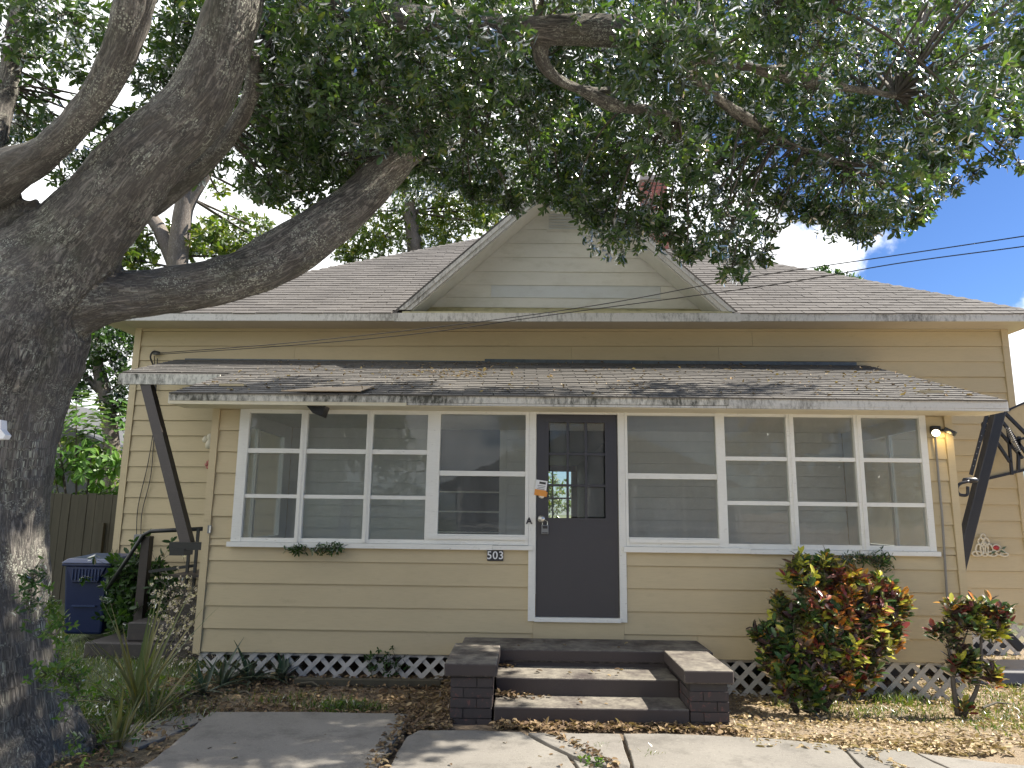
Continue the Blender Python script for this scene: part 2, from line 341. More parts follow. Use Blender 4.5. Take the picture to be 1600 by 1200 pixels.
for nm, st in {'cro_green': [(0, (.03, .07, .03)), (.7, (.07, .14, .035)), (1, (.22, .26, .04))], 'cro_yellow': [(0, (.24, .28, .04)), (.6, (.48, .46, .06)), (1, (.62, .52, .08))],
               'cro_orange': [(0, (.42, .12, .03)), (.5, (.58, .24, .04)), (1, (.62, .36, .07))], 'cro_red': [(0, (.13, .03, .03)), (.6, (.28, .06, .05)), (1, (.40, .15, .08))],
               'cro_dark': [(0, (.04, .028, .03)), (.6, (.08, .04, .04)), (1, (.13, .07, .045))]}.items():
    M[nm] = leafm(nm, st, .28, .5, .3, False); M[nm+'_mass'] = leafm(nm+'_mass', st, .28, .5, .3, True)
M['dry_flower'] = leafm('dry_flower', [(0, (.40, .33, .30)), (.6, (.60, .53, .49)), (1, (.75, .70, .66))], .3, .1, .6)
M['litter_dry_sunlit'] = leafm('dry_litter_sunlit', [(0, (.14, .09, .05)), (.35, (.28, .20, .11)), (.7, (.42, .33, .20)), (1, (.55, .45, .29))], .15, .15, .6)  # dry litter, its colour also lightened to stand for sun on it
def bark_mat(name, dark, light, lich, attr=True, lich_amt=1.):
    t = NT(name)
    if attr: a = t.add('Attribute'); a.attribute_name = 'bark'; C = a.outputs['Vector']
    else: C = t.coord('Object')
    def mp(sc): m = t.add('Mapping'); m.inputs['Scale'].default_value = sc; t.l.new(C, m.inputs[0]); return m.outputs[0]
    def ridged(sc, det): return t.math('SUBTRACT', 1.0, t.math('ABSOLUTE', t.math('SUBTRACT', t.math('MULTIPLY', t.noise(mp(sc), 1, det, .62, 1.3), 2.0), 1.0)))
    rd = t.mr(ridged((27, 27, 4.5), 6), .98, .62); r2 = t.mr(ridged((64, 64, 11), 5), .98, .6); rd = t.math('MULTIPLY', rd, t.mr(r2, 0, 1, .6, 1)); f = t.noise(mp((90, 90, 60)), 1, 6, .75); big = t.noise(mp((3, 3, 1.6)), 1, 5)
    h = t.math('ADD', t.math('MULTIPLY', rd, .7), t.math('MULTIPLY', f, .5))
    c = t.mix(t.mr(h, .25, .95), dark, light); c = t.mix(t.mr(big, .35, .7, 0, .45), c, tuple(q*.55 for q in light))
    sp = t.add('TexVoronoi'); sp.inputs['Scale'].default_value = 1; t.l.new(mp((75, 75, 66)), sp.inputs['Vector']); ln = t.noise(mp((5, 5, 4)), 1, 5, .65); l2 = t.noise(mp((45, 45, 40)), 1, 5, .75)
    lm = t.math('MULTIPLY', t.mr(sp.outputs['Distance'], .36, .20), t.mr(ln, .45, .60)); lm2 = t.math('MULTIPLY', t.mr(l2, .53, .64), t.mr(ln, .42, .60))
    lm = t.math('MAXIMUM', lm, t.math('MULTIPLY', lm2, .8)); c = t.mix(t.math('MULTIPLY', lm, lich_amt), c, lich)
    mo = t.noise(mp((2.2, 2.2, 1.5)), 1, 4); c = t.mix(t.mr(mo, .55, .72, 0, .4), c, (.06, .065, .03))
    t.col(c); t.rough(.92); t.bump(h, .8, .014); return t.m
M['bark'] = bark_mat('oak_bark', (.036, .033, .030), (.36, .325, .28), (.46, .47, .38))
M['bark2'] = bark_mat('pale_bark', (.12, .10, .085), (.34, .29, .25), (.48, .46, .42), False, .6)
M['twig'] = paint('twig_bark', (.075, .062, .05), .2, (.2, .19, .16), .5)
def concrete():
    t = NT('old_concrete'); P = t.coord('Position'); r = rnd(t)
    a = t.mix(t.mr(t.noise(P, .9, 6, .65), .3, .7), (.150, .139, .120), (.245, .229, .198)); a = t.mix(t.math('MULTIPLY', r, .25), a, (.24, .22, .2))
    a = t.mix(t.mr(t.noise(P, 3.3, 7, .75), .50, .70, 0, .75), a, (.085, .078, .066)); a = t.mix(t.mr(t.noise(P, 48, 5, .75), .56, .68, 0, .7), a, (.10, .092, .075)); a = t.mix(t.mr(t.noise(P, 90, 3, .7), .6, .7, 0, .5), a, (.38, .355, .31))
    t.col(a); t.rough(.85); t.bump(t.noise(P, 75, 6, .7), .45, .006); return t.m
M['concrete'] = concrete()
def soil():
    t = NT('leafy_soil'); P = t.coord('Position')
    a = t.mix(t.mr(t.noise(P, 2.3, 6, .65), .35, .65), (.085, .062, .042), (.20, .15, .10)); sxx = t.add('SeparateXYZ'); t.l.new(P, sxx.inputs[0]); a = t.mix(t.math('MULTIPLY', t.mr(sxx.outputs[0], 1.5, 2.4), .8), a, (.34, .27, .18)); a = t.mix(t.mr(t.noise(P, 24, 6, .7), .45, .65), a, (.28, .21, .135))
    sx = t.add('SeparateXYZ'); t.l.new(P, sx.inputs[0]); far = t.mr(sx.outputs[1], 2.6, 4.5)
    lf = t.mr(sx.outputs[0], -2.2, -3.6)
    g = t.mix(t.noise(P, 3, 5), (.03, .055, .014), (.07, .10, .03)); a = t.mix(t.math('MULTIPLY', t.math('MAXIMUM', lf, far), .9), a, g)
    t.col(a); t.rough(.95); t.bump(t.noise(P, 38, 6, .75), .8, .03); return t.m
M['soil'] = soil()
def asphalt():
    t = NT('asphalt'); P = t.coord('Position'); t.col(t.mix(t.noise(P, 40, 4), (.20, .195, .19), (.30, .29, .275))); t.rough(.9); return t.m
M['asphalt'] = asphalt()
M['bin'] = paint('blue_plastic', (.005, .014, .066), .06, (.03, .04, .09), .3, (3, 3, 3), .35, bump=.05); M['bin_lid'] = paint('blue_lid_plastic', (.012, .032, .11), .06, (.06, .08, .14), .3, (3, 3, 3), .3, bump=.05)
M['fence'] = paint('fence_wood', (.075, .066, .045), .2, (.05, .05, .03), .6, (4, 4, .6), .85, (.5, .7), grain=(60, 60, 3))
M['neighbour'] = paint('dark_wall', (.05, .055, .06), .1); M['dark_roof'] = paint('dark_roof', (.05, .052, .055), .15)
M['cardboard'] = paint('cardboard', (.42, .31, .19), .08); M['black_plastic'] = paint('black_plastic', (.012, .012, .014), .1, rough=.35, bump=.03)
M['plate_black'] = paint('plate_black', (.012, .013, .02), .05, rough=.4, bump=.02); M['plate_white'] = paint('plate_white', (.8, .8, .8), .02, dirt_amt=.05, bump=.02)
M['orange'] = paint('orange_print', (.75, .30, .05), .03, dirt_amt=.05, bump=.02); M['red'] = paint('red_paint', (.42, .035, .035), .1); M['red_pale'] = paint('faded_red', (.45, .16, .13), .1)
M['steel'] = paint('brushed_steel', (.62, .60, .56), .05, rough=.25, bump=.02); M['steel'].node_tree.nodes['Principled BSDF'].inputs['Metallic'].default_value = .8
M['ivory'] = paint('ivory_iron', (.68, .62, .48), .05); M['rose_leaf'] = paint('rose_leaf', (.06, .11, .06), .1)
M['rubber'] = paint('black_rubber', (.012, .012, .012), .1)
M['backboard'] = paint('yellowed_backboard', (.56, .44, .24), .08, (.4, .3, .16), .4, (2, 2, 2), .35)
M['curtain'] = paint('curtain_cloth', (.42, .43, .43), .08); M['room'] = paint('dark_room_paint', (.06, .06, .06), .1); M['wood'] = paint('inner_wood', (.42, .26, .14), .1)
M['screen'] = paint('insect_screen', (.032, .036, .040), .05)
def lamp():
    t = NT('lit_lens'); e = t.add('Emission'); e.inputs[0].default_value = (1, .86, .55, 1); e.inputs[1].default_value = 2.2; t.l.new(e.outputs[0], t.out.inputs[0]); return t.m
M['lens'] = lamp()

# ------------------------------------------------------------------ ground, slabs, road
def ground_z(x, y):
    sx = np.clip((x-.8)/1.7, 0, 1); sx = sx*sx*(3-2*sx); sy = np.clip((y+1.55)/.9, 0, 1); sy = sy*sy*(3-2*sy)
    return -.11*sx*sy
def build_ground():
    ax = np.concatenate([[-600, -200, -80, -40, -22], np.arange(-14, 14.01, .14), [22, 40, 80, 200, 600]]); ay = np.concatenate([[-600, -200, -80, -30, -12], np.arange(-5, 6.01, .14), [9, 14, 25, 50, 120, 300, 900]])
    X, Y = np.meshgrid(ax, ay); p = np.stack([X.ravel()*2.3, Y.ravel()*2.3, X.ravel()*0], 1)
    near = (np.abs(X.ravel()) < 14) & (Y.ravel() > -5) & (Y.ravel() < 6)
    Z = ground_z(X.ravel(), Y.ravel())+np.where(near, (vnoise(p)-.6)*.035+(vnoise(p*3.1)-.6)*.02, -.01)
    n, m = len(ax), len(ay); i = np.arange(m-1)[:, None]*n+np.arange(n-1)[None]
    Fq = np.stack([i, i+1, i+n+1, i+n], -1).reshape(-1, 4)
    structure(npmesh('ground', np.stack([X.ravel(), Y.ravel(), Z], 1), Fq, M['soil'], smooth=True))
build_ground()
structure(MB().box(-60, 60, -13, -4.2, -.3, .012).build('road', M['asphalt']))
walk = structure(MB().box(-2.6, 4.6, -3.6, -2.62, -.12, .02).build('walkway', M['concrete']))
SLABS = [
 [(-2.426, -1.417, 0.030), (-1.684, -1.371, 0.030), (-0.875, -1.376, 0.030), (-0.878, -2.096, 0.030), (-0.887, -2.461, 0.030), (-0.858, -3.086, 0.030), (-2.316, -3.157, 0.030), (-2.323, -2.477, 0.030)],
 [(-3.010, -1.893, 0.030), (-2.548, -1.369, 0.030), (-2.421, -1.543, 0.030), (-2.496, -2.015, 0.030), (-2.583, -2.300, 0.030)],
 [(-0.743, -1.776, 0.030), (-0.347, -1.753, 0.030), (0.005, -1.780, 0.030), (0.160, -2.066, 0.030), (0.305, -2.285, 0.030), (0.353, -2.593, 0.030), (0.471, -3.022, 0.030), (-0.802, -3.083, 0.030), (-0.817, -2.575, 0.030), (-0.814, -2.189, 0.030), (-0.807, -1.933, 0.030)],
 [(0.051, -1.777, 0.030), (0.717, -1.769, 0.030), (0.706, -2.091, 0.030), (0.700, -2.401, 0.030), (0.681, -2.587, 0.030), (0.554, -2.456, 0.030), (0.340, -2.258, 0.030), (0.196, -2.036, 0.030)],
 [(0.344, -2.321, 0.030), (0.541, -2.504, 0.030), (0.679, -2.653, 0.030), (0.704, -3.010, 0.030), (0.525, -3.019, 0.030), (0.381, -2.592, 0.030)],
 [(0.745, -1.768, 0.030), (1.055, -1.750, 0.030), (1.776, -1.816, 0.030), (2.222, -1.937, 0.030), (2.163, -2.419, 0.030), (2.085, -2.944, 0.030), (0.726, -3.009, 0.030), (0.702, -2.630, 0.030), (0.724, -2.375, 0.030), (0.736, -2.062, 0.030)],
 [(2.252, -1.949, 0.030), (2.681, -2.037, 0.030), (2.709, -2.269, 0.030), (2.748, -2.458, 0.030), (2.767, -2.911, 0.030), (2.118, -2.942, 0.030), (2.192, -2.417, 0.030)],
 [(2.714, -2.049, 0.030), (3.085, -2.199, 0.030), (3.497, -2.325, 0.030), (3.887, -2.444, 0.030), (3.532, -2.874, 0.030), (2.808, -2.909, 0.030), (2.784, -2.444, 0.030), (2.750, -2.255, 0.030)]]
for k, s in enumerate(SLABS):
    dz = (.012, -.004, .004, 0, -.006, .002, -.004, -.012)[k]
    # chipped, slightly wandering edges
    P = [Vector(q[:2]) for q in s]; Q = []
    for i, a in enumerate(P):
        b = P[(i+1) % len(P)]; L = (b-a).length; m = max(1, int(L/.09)); nn = Vector((-(b-a).y, (b-a).x))/max(L, 1e-6)
        for j in range(m):
            q = a.lerp(b, j/m); q = q+nn*(random.uniform(-.006, .006) if j else 0); Q.append((q.x, q.y))
    # orientation
    A2 = sum(Q[i][0]*Q[(i+1) % len(Q)][1]-Q[(i+1) % len(Q)][0]*Q[i][1] for i in range(len(Q)))
    if A2 < 0: Q.reverse()
    MB().prism(Q, -.10, .028+dz).build('paving_slab', M['concrete'], walk, bevel=.006)

# ------------------------------------------------------------------ house
house = thing('house', 'yellow clapboard house with enclosed front porch, grey hip roof and front gable', 'house', (.6, 2.4, 0))
YM = 2.4
def zl(k, x): a = 1.11+.2096*k; b = 1.139+.2146*k; return a+(b-a)*(x+5.3)/11.8
def board(x0, x1, zb, zt, y, mat, t=.021, parent=None, name='siding_board'):
    """one clapboard: zb, zt are functions of x; the lower edge stands proud"""
    j = random.uniform(-.0015, .0015); p = []; tl = random.uniform(-.0022, .0022)
    g = .0045
    for (z, yf) in ((zb, y-t+j), (zt, y-.004+j)):
        for (x, yy) in ((x0, yf), (x1, yf), (x1, y+.02), (x0, y+.02)): p.append((x, yy, z(x)+((g+(tl if x == x0 else -tl)) if z is zb else .0)))
    return MB().hexa(p).build(name, mat, parent or house)
C_ = lambda z: (lambda x: z)
random.seed(3)
# main wall: above the awning right across, and at the two ends beside the porch
XL, XR = -5.46, 6.65
def main_row(k, segs):
    for x0, x1 in segs: board(x0+.0015, x1-.0015, lambda x: zl(k, x)+.001, lambda x: zl(k+1, x)+.003, YM, M['siding'])
for k in range(-4, 15):
    if k == 14: main_row(k, [(XL+.09, -1.2), (-1.2, 3.1), (3.1, XR-.09)])
    elif k == 13: main_row(k, [(XL+.09, -.2), (-.2, 3.15), (3.15, XR-.09)])
    elif k == 12: main_row(k, [(XL+.09, -3.2), (-3.2, .65), (.65, 2.68), (2.68, XR-.09)])
    elif k == 11: main_row(k, [(XL+.09, -1.4), (-1.4, 3.9), (3.9, XR-.09)])
    else: main_row(k, [(XL+.09, -3.225), (4.355, XR-.09)])
MB().hexa([(XL, YM-.03, .27), (XL+.09, YM-.03, .27), (XL+.09, YM+.03, .27), (XL, YM+.03, .27), (XL, YM-.03, 4.14), (XL+.09, YM-.03, 4.14), (XL+.09, YM+.03, 4.14), (XL, YM+.03, 4.14)]).build('corner_board', M['siding'], house)
MB().box(XR-.09, XR, YM-.03, YM+.03, .27, 4.25).build('corner_board', M['siding'], house)
MB().box(XL+.02, -3.0, YM+.022, YM+.12, .25, 4.2).box(4.1, XR-.02, YM+.022, YM+.12, .25, 4.25).box(-3.0, 4.1, YM+.022, YM+.12, 2.95, 4.22).build('wall', M['siding'], house)
MB().box(XL+.02, XL+.12, YM+.13, 14.5, .25, 4.2).box(XR-.12, XR-.02, YM+.13, 14.5, .25, 4.2).build('side_wall', M['siding'], house)
MB().box(XL+.12, 0.614, 14.4, 14.5, .25, 4.2).box(1.432, XR-.12, 14.4, 14.5, .25, 4.2).box(0.614, 1.432, 14.4, 14.5, .25, 1.369).box(0.614, 1.432, 14.4, 14.5, 3.107, 4.2).build('back_wall', M['siding'], house)
# porch front
AK_ = (3.645-2.735)/2.75
PX0, PX1 = -3.22, 4.352
E0, EX = .225, .2175
rows = [(E0+EX*k, E0+EX*(k+1)) for k in range(11)]
for k, (a, b) in enumerate(rows):
    Z0, Z1 = C_(a), C_(b+.002)
    if b < 1.10 or k == 4:
        zt = C_(min(b+.002, 1.238))
        board(PX0+.075, .105, Z0, zt, 0, M['siding'])
        if k == 0: board(1.0, 1.71, Z0, zt, 0, M['siding']); board(1.713, PX1-.075, Z0, zt, 0, M['siding'])
        else: board(1.0, PX1-.075, Z0, zt, 0, M['siding'])
    if k >= 4:
        lo = 1.238 if k == 4 else a
        if k == 4: lo = 1.24
        board(PX0+.075, -2.935, C_(lo), Z1, 0, M['siding']); board(4.085, PX1-.075, C_(lo), Z1, 0, M['siding'])
board(PX0+.075, -2.935, C_(rows[-1][1]), C_(2.7), 0, M['siding']); board(4.085, PX1-.075, C_(rows[-1][1]), C_(2.7), 0, M['siding'])
MB().box(PX0, PX0+.072, -.032, .03, .21, 2.70).build('corner_board', M['siding'], house)
MB().box(PX1-.072, PX1, -.032, .03, .21, 2.70).build('corner_board', M['siding'], house)
MB().box(.107, .998, -.02, .02, .37, .555).build('kick_board', M['siding'], house)
MB().box(PX0+.02, .1, .022, .10, .22, 1.22).box(.98, PX1-.02, .022, .10, .22, 1.22).box(PX0+.02, -2.94, .022, .10, 1.22, 2.9).box(4.09, PX1-.02, .022, .10, 1.22, 2.9).box(.1, .98, .022, .10, .22, .53).build('porch_wall', M['siding'], house)
for xa, xb in ((PX0, PX0+.06), (PX1-.06, PX1)):
    zr = lambda y: 2.735+(y+.35)*AK_-.04
    ws_ = MB()
    for (ya, yb, z0, z1a, z1b) in ((.105, .30, .22, zr(.105), zr(.30)), (2.10, YM-.02, .22, zr(2.10), zr(YM-.02)), (.30, 2.10, .22, 1.28, 1.28), (.30, 2.10, 2.55, zr(.30), zr(2.10))):
        ws_.hexa([(xa, ya, z0), (xb, ya, z0), (xb, yb, z0), (xa, yb, z0), (xa, ya, z1a), (xb, ya, z1a), (xb, yb, z1b), (xa, yb, z1b)])
    ws_ = ws_.build('porch_side_wall', M['siding_in'], house)
    MB().box(xa+.01, xb-.01, 1.17, 1.23, 1.28, 2.55).build('mullion', M['white'], ws_)  # unseen side windows, added so sun and sky brighten the porch inside
    for ya, yb in ((.30, 1.17), (1.23, 2.10)): MB().box(xa+.025, xa+.03, ya, yb, 1.28, 2.55).build('pane', M['glass'], ws_)
# header over the windows, soffit
MB().box(-2.93, 4.08, -.028, .05, 2.625, 2.70).build('header_board', M['cream'], house)
MB().box(-2.93, 1.93, -.045, -.0285, 2.655, 2.69).build('header_trim', M['cream'], house)

def window(x0, x1, z0, z1, cols, rws, rail_z, mull_x, sill=True, label=None):
    fr = MB()
    fr.box(x0, cols[0][0], -.035, .04, z0, z1); fr.box(cols[-1][1], x1, -.035, .04, z0, z1)
    fr.box(cols[0][0], cols[-1][1], -.030, .04, rws[-1][1], z1); fr.box(cols[0][0], cols[-1][1], -.030, .04, z0, rws[0][0])
    w_ = fr.build('window', M['white'], house)
    if label: w_['label'] = label
    for a, b in mull_x:
        MB().box(a, b, -.040, .035, z0+.004, z1-.002).box(a+(b-a)*.42, a+(b-a)*.58, -.047, -.0405, z0+.004, z1-.002).build('mullion', M['white'], w_)
    for ci, (a, b) in enumerate(cols):
        for (c, d) in rail_z: MB().box(a+.001, b-.001, -.026+random.uniform(-.003, .003), .03, c, d).build('rail', M['white'], w_)
        for (c, d) in rws:
            # narrow inner stop and its glass
            tl = random.uniform(-.004, .004); t2 = random.uniform(-.003, .003)
            MB().hexa([(a-.005, .002+tl, c-.005), (b+.005, .002-tl, c-.005), (b+.005, .006-tl, c-.005), (a-.005, .006+tl, c-.005), (a-.005, .002+tl+t2, d+.005), (b+.005, .002-tl+t2, d+.005), (b+.005, .006-tl+t2, d+.005), (a-.005, .006+tl+t2, d+.005)]).build('pane', M['glass'], w_)
    return w_
window(-2.93, -.93, 1.285, 2.625, [(-2.83, -2.29), (-2.225, -1.61), (-1.547, -.985)], [(1.325, 1.72), (1.757, 2.175), (2.222, 2.585)], [(1.72, 1.757), (2.175, 2.222)], [(-2.29, -2.225), (-1.61, -1.547)], label='wide window of nine panes left of the door')
window(-.93, .055, 1.285, 2.625, [(-.855, .02)], [(1.385, 1.965), (2.015, 2.595)], [(1.965, 2.015)], [], label='two-pane sash just left of the door')
window(1.03, 2.0, 1.285, 2.635, [(1.057, 1.955)], [(1.375, 1.955), (2.01, 2.60)], [(1.955, 2.01)], [], label='two-pane sash just right of the door')
window(2.0, 4.085, 1.275, 2.635, [(2.045, 2.67), (2.745, 3.355), (3.43, 4.02)], [(1.325, 1.705), (1.745, 2.15), (2.19, 2.60)], [(1.705, 1.745), (2.15, 2.19)], [(2.67, 2.745), (3.355, 3.43)], label='wide window of nine panes behind the croton')
MB().box(-.95, .03, -.05, -.036, 1.335, 1.368).build('sash_bottom_rail', M['white'], house); MB().box(1.06, 1.955, -.05, -.036, 1.325, 1.358).build('sash_bottom_rail', M['white'], house)
MB().box(-2.96, -.30, -.06, .02, 1.235, 1.283).build('window_sill', M['white'], house); MB().box(-.298, .10, -.06, .02, 1.238, 1.280).build('window_sill', M['white'], house)
MB().box(1.0, 2.25, -.06, .02, 1.232, 1.283).build('window_sill', M['white'], house); MB().box(2.253, 4.11, -.06, .02, 1.230, 1.273).build('window_sill', M['white'], house)
# door frame
MB().box(.057, .128, -.034, .08, .56, 2.625).box(.96, 1.028, -.034, .08, .56, 2.625).build('door_jamb', M['white'], house)
MB().box(.12, .965, -.05, .08, .557, .598).build('door_sill', M['white'], house)
MB().box(.128, .96, -.026, .05, 2.606, 2.6245).build('door_head', M['white'], house)
door = MB()
DX0, DX1, DZ0, DZ1 = .135, .952, .600, 2.603
gx0, gx1, gz0, gz1 = .265, .822, 1.565, 2.515
door.box(DX0, gx0-.01, -.008, .035, DZ0, DZ1); door.box(gx1+.01, DX1, -.008, .035, DZ0, DZ1); door.box(gx0-.01, gx1+.01, -.008, .035, DZ0, gz0-.01); door.box(gx0-.01, gx1+.01, -.008, .035, gz1+.01, DZ1)
for a in ((gx0-.035, gx1+.035, gz0-.035, gz0-.008), (gx0-.035, gx1+.035, gz1+.008, gz1+.035), (gx0-.035, gx0-.008, gz0-.008, gz1+.008), (gx1+.008, gx1+.035, gz0-.008, gz1+.008)): door.box(a[0], a[1], -.016, -.0085, a[2], a[3])
door = door.build('door', M['door'], house); door['label'] = 'dark charcoal front door with nine small panes'
cw = (gx1-gx0)/3; ch = (gz1-gz0)/3
for i in (1, 2): MB().box(gx0+cw*i-.012, gx0+cw*i+.012, -.008, .03, gz0-.01, gz1+.01).build('muntin', M['door'], door)
for i in (1, 2):
    for j in range(3): MB().box(gx0+cw*j+(.0125 if j else -.01), gx0+cw*(j+1)-(.0125 if j < 2 else -.01), -.007, .029, gz0+ch*i-.012, gz0+ch*i+.012).build('muntin', M['door'], door)
for i in range(3):
    for j in range(3): MB().box(gx0+cw*i+.004, gx0+cw*(i+1)-.004, .008, .012, gz0+ch*j+.004, gz0+ch*(j+1)-.004).build('pane', M['glass'], door)
def disc(c, r, y, prof): # lathe pointing at the street
    m = MB(); n = 16; b = 0
    for (rr, yy) in prof:
        for k in range(n): a = 2*math.pi*k/n; m.v.append((c[0]+rr*math.cos(a), yy, c[1]+rr*math.sin(a)))
    for i in range(len(prof)-1):
        for k in range(n): p = i*n+k; q = i*n+(k+1) % n; m.f.append((p, q, q+n, p+n))
    m.f.append(tuple((len(prof)-1)*n+k for k in range(n))); return m
disc((.187, 1.775), .03, 0, [(.036, -.008), (.036, -.016), (.028, -.026), (.014, -.028)]).build('deadbolt', M['steel'], door, True)
disc((.187, 1.545), .03, 0, [(.040, -.008), (.038, -.018), (.016, -.022), (.016, -.045), (.034, -.056), (.037, -.072), (.026, -.086), (.004, -.09)]).build('knob', M['steel'], door, True)
lb = thing('key_lock_box', 'grey lock box hanging under the front door knob', 'lock box', (.225, -.03, 1.44))
MB().box(.185, .258, -.045, -.010, 1.395, 1.485).build('body', M['grey_metal'], lb, bevel=.006); MB().box(.198, .244, -.049, -.0452, 1.45, 1.476).build('keypad', M['black_plastic'], lb); MB().box(.195, .247, -.049, -.0452, 1.405, 1.413).build('keypad', M['black_plastic'], lb)
MB().tube([(.195, -.03, 1.48), (.195, -.03, 1.52), (.22, -.03, 1.535), (.245, -.03, 1.52), (.245, -.03, 1.48)], .005, 6).build('shackle', M['steel'], lb)
fl = thing('door_hanger_flyer', 'orange and white advertising flyer hung on the door edge', 'flyer', (.17, -.03, 1.85))
def tilted(cx, cz, w_, h, ang, y0, y1):
    c, s = math.cos(ang), math.sin(ang); q = [(-w_/2, -h/2), (w_/2, -h/2), (w_/2, h/2), (-w_/2, h/2)]
    return MB().prismY([(cx+a*c-b*s, cz+a*s+b*c) for a, b in q], y0, y1)
tilted(.178, 1.85, .115, .155, -.14, -.046, -.043).build('sheet', M['plate_white'], fl); tilted(.172, 1.803, .116, .06, -.14, -.049, -.0462).build('orange_band', M['orange'], fl)
tilted(.195, 1.90, .065, .022, -.14, -.049, -.0462).build('printed_block', M['plate_black'], fl)
for i, (ww) in enumerate((.08, .07, .075)): tilted(.184-.003*i, 1.872-.016*i, ww, .006, -.14, -.0485, -.0462).build('printed_line', M['grey_metal'], fl)
tilted(.205, 1.795, .075, .05, -.3, -.042, -.039).build('orange_sheet', M['orange'], fl)

# steps of the lattice skirt
def lattice(x0, x1, z0, z1, y, holder):
    w_ = .043; p = .166; h = z1-z0
    def clipped(off, sgn, yy):
        # band |x - sgn*z - off| < w/√2, clipped to the box
        hw = w_*.7071; poly = [(x0, z0), (x1, z0), (x1, z1), (x0, z1)]
        for side in (1, -1):
            out = []
            f = lambda q: side*(q[0]-sgn*(q[1]-z0)-off)-hw
            for i in range(len(poly)):
                a, b = poly[i], poly[(i+1) % len(poly)]; fa, fb = f(a), f(b)
                if fa <= 0: out.append(a)
                if fa*fb < 0: t = fa/(fa-fb); out.append((a[0]+(b[0]-a[0])*t, a[1]+(b[1]-a[1])*t))
            poly = out
            if len(poly) < 3: return
        area = sum(poly[i][0]*poly[(i+1) % len(poly)][1]-poly[(i+1) % len(poly)][0]*poly[i][1] for i in range(len(poly)))
        if abs(area) < .0006: return
        MB().prismY(poly, yy-.006, yy+.004).build('slat', M['white_lattice'], holder)
    n = int((x1-x0+h)/p)+2
    for i in range(-n, n+1):
        o = x0+i*p*1.0
        clipped(o, 1, y); clipped(o+h, -1, y+.0105)
M['white_lattice'] = paint('white_lattice_paint', (.52, .50, .46), .08, (.22, .2, .16), .5, (2, 2, 2), .6, (.5, .75))
lat = MB().box(PX0+.03, PX1-.04, .028, .05, .195, .222).build('lattice_skirt', M['white_lattice'], house)
lattice(PX0+.05, -.52, -.02, .222, .01, lat); lattice(1.6, PX1-.05, -.14, .222, .01, lat)
lat2 = MB().box(4.6, XR-.05, YM+.03, YM+.05, .25, .285).build('lattice_skirt', M['white_lattice'], house)
lattice(5.3, XR-.05, -.12, .285, YM, lat2); 
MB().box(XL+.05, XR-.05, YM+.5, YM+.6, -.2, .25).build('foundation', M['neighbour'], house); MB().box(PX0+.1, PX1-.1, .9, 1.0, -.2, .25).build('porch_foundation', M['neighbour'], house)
MB().box(PX0+.06, PX1-.06, .11, YM, .5, .56).build('porch_floor', M['wood'], house)

# inside the porch
iw = MB().box(-3.155, -1.16, YM+.001, YM+.02, .56, 3.1).box(-.32, .30, YM+.001, YM+.02, .56, 3.1).box(1.15, 4.285, YM+.001, YM+.02, .56, 3.1).box(-1.16, -.32, YM+.001, YM+.02, 2.83, 3.1).box(-1.16, -.32, YM+.001, YM+.02, .56, .95).box(.30, 1.15, YM+.001, YM+.02, 2.72, 3.1).build('inside_wall', M['siding_in'], house)
z = .62
while z < 2.9:
    for (a, b) in ((-3.155, -1.255), (-.225, .205), (1.245, 4.285)):
        if a == -.225 and z > 2.7: continue
        board(a, b, C_(z+.004), C_(z+.152), YM-.004, M['siding_in'], .022, iw, 'inside_board')
    z += .15
MB().box(-1.25, -1.16, YM-.03, YM, .9, 2.9).box(-.32, -.23, YM-.03, YM, .9, 2.9).box(-1.16, -.32, YM-.03, YM, 2.83, 2.92).build('inside_window_frame', M['siding_in'], iw)
MB().box(-1.16, -.32, YM+.021, YM+.03, .95, 2.83).build('insect_screen', M['screen'], iw)
for zz in (1.33, 1.60, 1.86): MB().box(-1.158, -.322, YM-.012, YM+.01, zz, zz+.018).build('screen_rail', M['white'], iw)
MB().box(.21, .30, YM-.03, YM, .56, 2.8).box(1.15, 1.24, YM-.03, YM, .56, 2.8).box(.30, 1.15, YM-.03, YM, 2.72, 2.80).build('inside_door_frame', M['siding_in'], iw)
# dark hall behind, with a window at its far end
HY = 14.3
HX0, HX1, HZ0, HZ1 = 0.614, 1.432, 1.369, 3.107
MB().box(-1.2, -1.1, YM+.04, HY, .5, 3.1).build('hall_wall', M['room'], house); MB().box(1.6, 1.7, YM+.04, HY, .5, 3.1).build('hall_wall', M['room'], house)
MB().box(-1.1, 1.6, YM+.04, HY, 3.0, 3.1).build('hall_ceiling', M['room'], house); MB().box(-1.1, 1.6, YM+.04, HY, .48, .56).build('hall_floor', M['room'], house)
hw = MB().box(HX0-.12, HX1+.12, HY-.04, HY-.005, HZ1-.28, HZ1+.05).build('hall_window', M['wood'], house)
MB().box(HX0, HX1, HY-.03, HY, (HZ0+HZ1)/2-.22, (HZ0+HZ1)/2-.17).box(HX0+.24, HX0+.28, HY-.028, HY-.002, HZ0, HZ1-.28).build('frame', M['white'], hw)
# ceiling of the porch
MB().box(PX0+.05, PX1-.05, -.02, YM, 2.71, 2.73).build('porch_ceiling', M['siding_in'], house)

